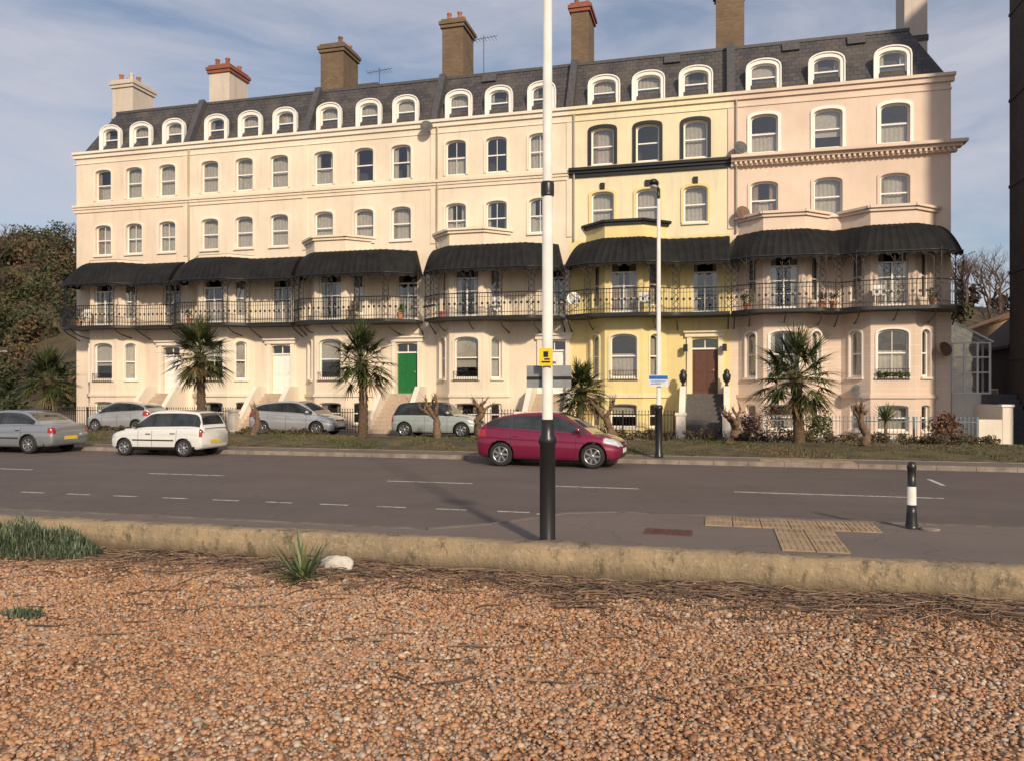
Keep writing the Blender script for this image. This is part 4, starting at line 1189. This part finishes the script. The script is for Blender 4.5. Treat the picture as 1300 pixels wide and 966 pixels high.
pollard(-9.9, 27.0, 1.75, 21, -.15); pollard(-8.7, 27.6, 1.9, 26, .3); pollard(-17.6, 27.2, 1.3, 22, .2); pollard(.25, 26.4, 1.35, 23, .2); pollard(4.3, 26.2, 1.5, 24, -.25); pollard(-3.6, 28.2, 1.9, 25, 0)

def leafcloud(name, centres, radii, nsub, nleaf, size, mat, parent=None):
    C = np.array(centres); Rd = np.array(radii); m = len(C)
    sub = NR.normal(0, 1, (m, nsub, 3)); sub /= np.linalg.norm(sub, axis=2, keepdims=True); sub *= NR.uniform(.25, .8, (m, nsub, 1))
    sr = NR.uniform(.25, .5, (m, nsub)); srnd = NR.uniform(-.22, .22, (m, nsub))
    lf = NR.normal(0, 1, (m, nsub, nleaf, 3)); lf /= np.linalg.norm(lf, axis=3, keepdims=True); lf *= NR.uniform(.6, 1.05, (m, nsub, nleaf, 1))
    p = (sub[:, :, None] + lf * sr[:, :, None, None]) * Rd[:, None, None, :] + C[:, None, None, :]
    r = (.42 + srnd[:, :, None] + NR.normal(0, .10, (m, nsub, nleaf)) + NR.uniform(-.25, .38, (m, 1, 1)))
    p = p.reshape(-1, 3); r = np.clip(r.reshape(-1), 0, 1); n = len(p)
    u = NR.normal(0, 1, (n, 3)); u /= np.linalg.norm(u, axis=1, keepdims=True)
    w = NR.normal(0, 1, (n, 3)); w = np.cross(u, w); w /= np.linalg.norm(w, axis=1, keepdims=True)
    s = size * NR.uniform(.6, 1.3, n)[:, None]
    v = np.stack([p - u * s, p - w * s * .6, p + u * s, p + w * s * .6], 1).reshape(-1, 3)
    return npmesh(name, v, np.arange(4 * n).reshape(-1, 4), mat, np.repeat(r, 4), parent=parent)
redsh = attrmat('reddish_shrub_leaves', [(0, (.06, .03, .02)), (.6, (.16, .07, .045)), (1, (.22, .14, .07))])
grsh = attrmat('green_shrub_leaves', [(0, (.03, .045, .015)), (.6, (.08, .10, .03)), (1, (.15, .15, .06))])
brsh = attrmat('brown_hedge_leaves', [(0, (.05, .035, .02)), (.5, (.10, .07, .035)), (1, (.13, .12, .05))])
leafcloud('red_shrub', [(7.7, 30.6, .8)], [(.75, .6, .7)], 22, 60, .05, redsh)
leafcloud('green_shrub', [(3.6, 30.5, .7)], [(.6, .5, .6)], 20, 60, .045, grsh)
leafcloud('red_shrub', [(1.2, 30.6, .75), (2.1, 31.8, .9)], [(.5, .5, .7), (.6, .4, .7)], 16, 50, .045, redsh)
cs = [(x + R.uniform(-.2, .2), 29.1 + R.uniform(-.2, .2), .35) for x in np.arange(-7.2, 9.0, .55)]
leafcloud('low_hedge', cs, [(.5, .4, .32 + R.uniform(-.08, .15)) for _ in cs], 10, 45, .045, brsh)
cs = [(x + R.uniform(-.2, .2), 28.9 + R.uniform(-.2, .2), .3) for x in np.arange(-26, -15.5, .6)]
leafcloud('low_hedge', cs, [(.45, .35, .22) for _ in cs], 8, 40, .045, brsh)
b = MB(); rn = []
for i in range(90):
    a = R.uniform(0, 6.28); e = R.uniform(.1, 1.4); d = V((math.cos(a) * math.cos(e), math.sin(a) * math.cos(e), math.sin(e)))
    blade(b, (5.75, 30.5, .95), d, R.uniform(.55, .85), .05, .07, spm, 4, rn, R.random())
b.tube([(5.75, 30.5, .14), (5.75, 30.5, 1.0)], .06, 7, stm); rn += [1] * (len(b.v) - len(rn))
b.build('cordyline_plant', rnd=rn)
cs = []; rr = []
for c in (2.55, 6.57):
    for k in range(5): cs.append((c - .5 + k * .25, Yf - 1.0, 2.62)); rr.append((.17, .12, .14))
for xx in (3.95, 4.35, 1.1, -31.4, -24.9, -13.9, 7.9): cs.append((xx, 33.1, 5.72)); rr.append((.26, .22, .32))
leafcloud('balcony_plants', cs, rr, 8, 30, .035, grsh, parent=T)

# hill
def hillh(x, y):
    t = np.clip((y - 50) / 50, 0, 1); t = t * t * (3 - 2 * t)
    base = 10.5 + np.clip((27 - x), -40, 170) * .085
    return t * base + 1.2 * np.sin(x * .05) * t + .8 * np.sin(x * .13 + y * .07) * t
nx, nyv = 120, 60; X = np.linspace(-320, 260, nx); Y = np.linspace(49, 330, nyv)
gx, gy = np.meshgrid(X, Y); vv = np.stack([gx.ravel(), gy.ravel(), (hillh(gx, gy) + .1).ravel()], 1)
ii = (np.arange(nyv - 1)[:, None] * nx + np.arange(nx - 1)[None]).ravel()
npmesh('hill', vv, np.stack([ii, ii + 1, ii + nx + 1, ii + nx], 1), simple('hill_soil', (.07, .055, .03), .95, var=.5, scale=.3), smooth=True)
hm = attrmat('hillside_foliage', [(0, (.020, .030, .011)), (.4, (.045, .055, .018)), (.58, (.08, .07, .028)), (.78, (.12, .065, .035)), (1, (.15, .09, .05))], .8)
cs = []; rr = []
for i in range(560):
    left = i < 440
    yy = R.uniform(50.5, 100); xx = R.uniform(-135, -44) if left else R.uniform(9, 62)
    q = R.uniform(1.4, 3.0) * (1 if left else .75); cs.append((xx, yy, float(hillh(np.float64(xx), np.float64(yy))) + q * .75)); rr.append((q * 1.1, q * 1.1, q))
leafcloud('hillside_trees', cs, rr, 10, 42, .22, hm)
b = MB(); tw = simple('bare_branch', (.10, .065, .05), .9)
def baretree(x, y, z, h, seed):
    r = random.Random(seed)
    def br(p, d, L, r0, dep):
        pts = [V(p)]; dd = V(d)
        for k in range(3):
            dd = (dd + V((r.gauss(0, .15), r.gauss(0, .15), .05))).normalized(); pts.append(pts[-1] + dd * L / 3)
        b.tube(pts, [r0, r0 * .85, r0 * .7, r0 * .5], 3, tw, cap=False)
        if dep:
            for q in range(4):
                a = r.uniform(0, 6.28); br(pts[-1 - (q % 2)], (dd + V((math.cos(a), math.sin(a), .2)) * .75).normalized(), L * .68, r0 * .5, dep - 1)
    br((x, y, z), V((0, 0, 1)), h * .36, .2, 4)
sp_ = [(R.uniform(-128, -80), R.uniform(86, 103)) for _ in range(24)] + [(R.uniform(-95, -58), R.uniform(60, 86)) for _ in range(12)] + [(R.uniform(14, 42), R.uniform(70, 101)) for _ in range(26)]
for i, (xx, yy) in enumerate(sp_):
    baretree(xx, yy, float(hillh(np.float64(xx), np.float64(yy))), R.uniform(5, 8), i)
b.build('bare_hillside_trees')
def gablehouse(name, x0, x1, y0, y1, z0, ze_, zr_, wall, rf_):
    root = empty(name); b = MB(); b.box(x0, x1, y0, y1, z0, ze_, wall); b.build('walls', root)
    b = MB(); xm = (x0 + x1) / 2; o = .25
    for s, xe in ((-1, x0 - o), (1, x1 + o)):
        b.add([(xe, y0 - o, ze_ - .12), (xm, y0 - o, zr_), (xm, y1 + o, zr_), (xe, y1 + o, ze_ - .12), (xe, y0 - o, ze_), (xm, y0 - o, zr_ + .12), (xm, y1 + o, zr_ + .12), (xe, y1 + o, ze_)],
              [(0, 1, 2, 3), (4, 5, 6, 7), (0, 1, 5, 4), (2, 3, 7, 6), (0, 3, 7, 4)], rf_)
    b.add([(x0, y0 + .003, ze_), (x1, y0 + .003, ze_), (xm, y0 + .003, zr_)], [(0, 1, 2)], wall); b.add([(x0, y1, ze_), (x1, y1, ze_), (xm, y1, zr_)], [(0, 1, 2)], wall)
    b.build('roof', root)
    b = MB()
    for zz in np.arange(z0 + .9, ze_ - 1.0, 2.6):
        for xx in (x0 + (x1 - x0) * .3, x0 + (x1 - x0) * .7):
            b.box(xx - .45, xx + .45, y0 - .03, y0 + .02, zz, zz + 1.1, M['white']); b.box(xx - .38, xx + .38, y0 - .035, y0 - .031, zz + .07, zz + 1.03, carglass)
        yy = (y0 + y1) / 2
        b.box(x0 - .03, x0 + .02, yy - .5, yy + .5, zz, zz + 1.1, M['white']); b.box(x0 - .035, x0 - .031, yy - .42, yy + .42, zz + .07, zz + 1.03, carglass)
    b.build('windows', root)
tile = simple('orange_tile_roof', (.24, .12, .06), .9, var=.4, scale=3)
dtile = simple('dark_tile_roof', (.07, .05, .04), .9, var=.4, scale=3)
gablehouse('hillside_house', 31, 40, 84, 91, 8, 15.8, 18.3, simple('render_tan', (.3, .22, .16), .9), tile)
gablehouse('side_house', 12.0, 16.5, 37.5, 42, 0.1, 3.9, 6.1, M['darkbrick'], dtile)
gablehouse('tiled_outbuilding', 10.6, 22, 47, 52, 0.1, 4.2, 6.4, simple('render_tan_b', (.35, .25, .17), .9), tile)
root = empty('brick_building'); b = MB()
b.box(11.15, 22, 29.5, 35.2, -.1, 20.6, M['darkbrick']); b.box(11.05, 22.1, 29.4, 35.3, 20.6, 20.9, M['darkbrick'])
for zz in (3.2, 6.6, 10.0, 13.4, 16.8): b.box(11.12, 22.03, 29.46, 35.23, zz, zz + .12, M['darkbrick'])
b.build('walls', root); b = MB()
for zz in (1.2, 4.2, 7.6, 11.0, 14.4):
    for xx in (13, 16, 19):
        b.box(xx - .6, xx + .6, 29.44, 29.5, zz, zz + 1.7, M['white']); b.box(xx - .52, xx + .52, 29.43, 29.437, zz + .08, zz + .8, carglass); b.box(xx - .52, xx + .52, 29.43, 29.437, zz + .88, zz + 1.62, carglass)
b.build('windows', root)
root = empty('conservatory'); b = MB()
cx0, cx1, cy0, cy1 = 8.95, 10.35, 34.7, 38.5
b.box(cx0, cx1, cy0, cy1, .1, 1.9, M['ptrim'])
for xx in (cx0 + .03, (cx0 * 2 + cx1) / 3, (cx0 + 2 * cx1) / 3, cx1 - .03):
    b.box(xx - .035, xx + .035, cy0, cy0 + .07, 1.9, 3.9, M['white'])
for yy in np.arange(cy0 + .9, cy1, .9): b.box(cx1 - .07, cx1, yy - .03, yy + .03, 1.9, 3.9, M['white'])
for zz in (1.9, 2.7, 3.3, 3.86): b.box(cx0, cx1, cy0 + .003, cy0 + .067, zz, zz + .05, M['white']); b.box(cx1 - .067, cx1 - .003, cy0 + .07, cy1, zz, zz + .05, M['white'])
for yy in np.arange(cy0, cy1 + .1, .95):
    b.add([(cx0, yy, 4.75), (cx1 + .1, yy, 3.88), (cx1 + .1, yy + .06, 3.88), (cx0, yy + .06, 4.75), (cx0, yy, 4.82), (cx1 + .1, yy, 3.95), (cx1 + .1, yy + .06, 3.95), (cx0, yy + .06, 4.82)], [(0, 1, 5, 4), (4, 5, 6, 7), (2, 3, 7, 6), (1, 2, 6, 5)], M['white'])
b.box(cx0, cx0 + .1, cy0 + .2, cy1 - .1, 1.9, 4.7, M['ptrim']); b.box(cx0 + .1, cx1 - .1, cy0 + 1.2, cy0 + 1.25, 1.9, 3.8, M['net'])
b.build('frame', root); b = MB()
b.add([(cx0, cy0 + .03, 1.95), (cx1, cy0 + .03, 1.95), (cx1, cy0 + .03, 3.9), (cx0, cy0 + .03, 4.75)], [(0, 1, 2, 3)], M['glass'])
b.add([(cx0, cy0, 4.78), (cx1 + .1, cy0, 3.91), (cx1 + .1, cy1, 3.91), (cx0, cy1, 4.78)], [(0, 1, 2, 3)], M['glass'])
b.box(cx0, cx1, cy1 - .1, cy1, 1.9, 4.0, M['ptrim'])
b.build('glazing', root)
b = MB()
for k in range(9): b.box(10.0, 11.1, 32.0 + k * .28, 34.68, .12 + k * .195, .12 + (k + 1) * .195 - .001, M['step'])
b.build('side_steps')
b = MB(); b.box(9.75, 9.98, 31.6, 34.68, .1, 1.5, M['ptrim']); b.box(9.7, 10.03, 31.3, 31.62, .1, 1.45, M['ptrim']); b.box(9.66, 10.07, 31.26, 31.66, 1.45, 1.53, M['white'])
b.box(8.95, 9.69, 31.3, 31.5, .1, 1.0, M['ptrim']); b.box(11.12, 11.44, 28.9, 29.3, .1, 1.1, M['ptrim']); b.box(11.45, 14, 28.95, 29.2, .1, .8, M['ptrim'])
b.build('garden_wall')

# ------------------------------------------------------------------ light, sky, camera
el, az = math.radians(26), math.radians(33)
S = V((math.sin(az) * math.cos(el), -math.cos(az) * math.cos(el), math.sin(el)))
sd = bpy.data.lights.new('sun', 'SUN'); sd.energy = 4.1; sd.angle = math.radians(3.5); sd.color = (1, .83, .62)
so = bpy.data.objects.new('sun', sd); scene.collection.objects.link(so); so.rotation_euler = S.to_track_quat('Z', 'Y').to_euler(); so.location = (0, 0, 40)
w = bpy.data.worlds.new('World'); scene.world = w; w.use_nodes = True; nt = w.node_tree
bg = nt.nodes['Background']; bg.inputs['Strength'].default_value = .105
sk = nt.nodes.new('ShaderNodeTexSky'); sk.sky_type = 'NISHITA'; sk.sun_disc = False; sk.sun_elevation = el; sk.sun_rotation = math.pi - az
sk.air_density = 1.0; sk.dust_density = 1.2; sk.ozone_density = 1.5
tc = nt.nodes.new('ShaderNodeTexCoord'); mp = nt.nodes.new('ShaderNodeMapping'); mp.inputs['Scale'].default_value = (1.0, 1.0, 4.0); mp.inputs['Rotation'].default_value = (.25, .3, .3)
nt.links.new(tc.outputs['Generated'], mp.inputs['Vector'])
wn = nt.nodes.new('ShaderNodeTexNoise'); wn.inputs['Scale'].default_value = 1.5; wn.inputs['Detail'].default_value = 3; nt.links.new(mp.outputs[0], wn.inputs['Vector'])
av = nt.nodes.new('ShaderNodeVectorMath'); av.operation = 'MULTIPLY_ADD'; av.inputs[1].default_value = (.7, .7, .7); nt.links.new(wn.outputs['Color'], av.inputs[0]); nt.links.new(mp.outputs[0], av.inputs[2])
cl = noisetex(nt, 2.6, av.outputs[0], 9, .56)
cf = ramp(nt, cl, [(.36, (.18, .18, .18)), (.52, (.6, .6, .6)), (.70, (.95, .95, .95))])
nt.links.new(mix(nt, cf, sk.outputs['Color'], (5.6, 5.6, 6.3)), bg.inputs['Color'])

cd = bpy.data.cameras.new('camera'); co = bpy.data.objects.new('camera', cd); scene.collection.objects.link(co)
co.location = (0, 0, 2.04); co.rotation_euler = (math.pi / 2, 0, math.radians(14.7))
cd.sensor_width = 36; cd.lens = 36 * 1000 / 1300; cd.shift_y = .0092; cd.clip_end = 6000
scene.camera = co
scene.view_settings.view_transform = 'Standard'; scene.view_settings.look = 'None'; scene.view_settings.exposure = 0
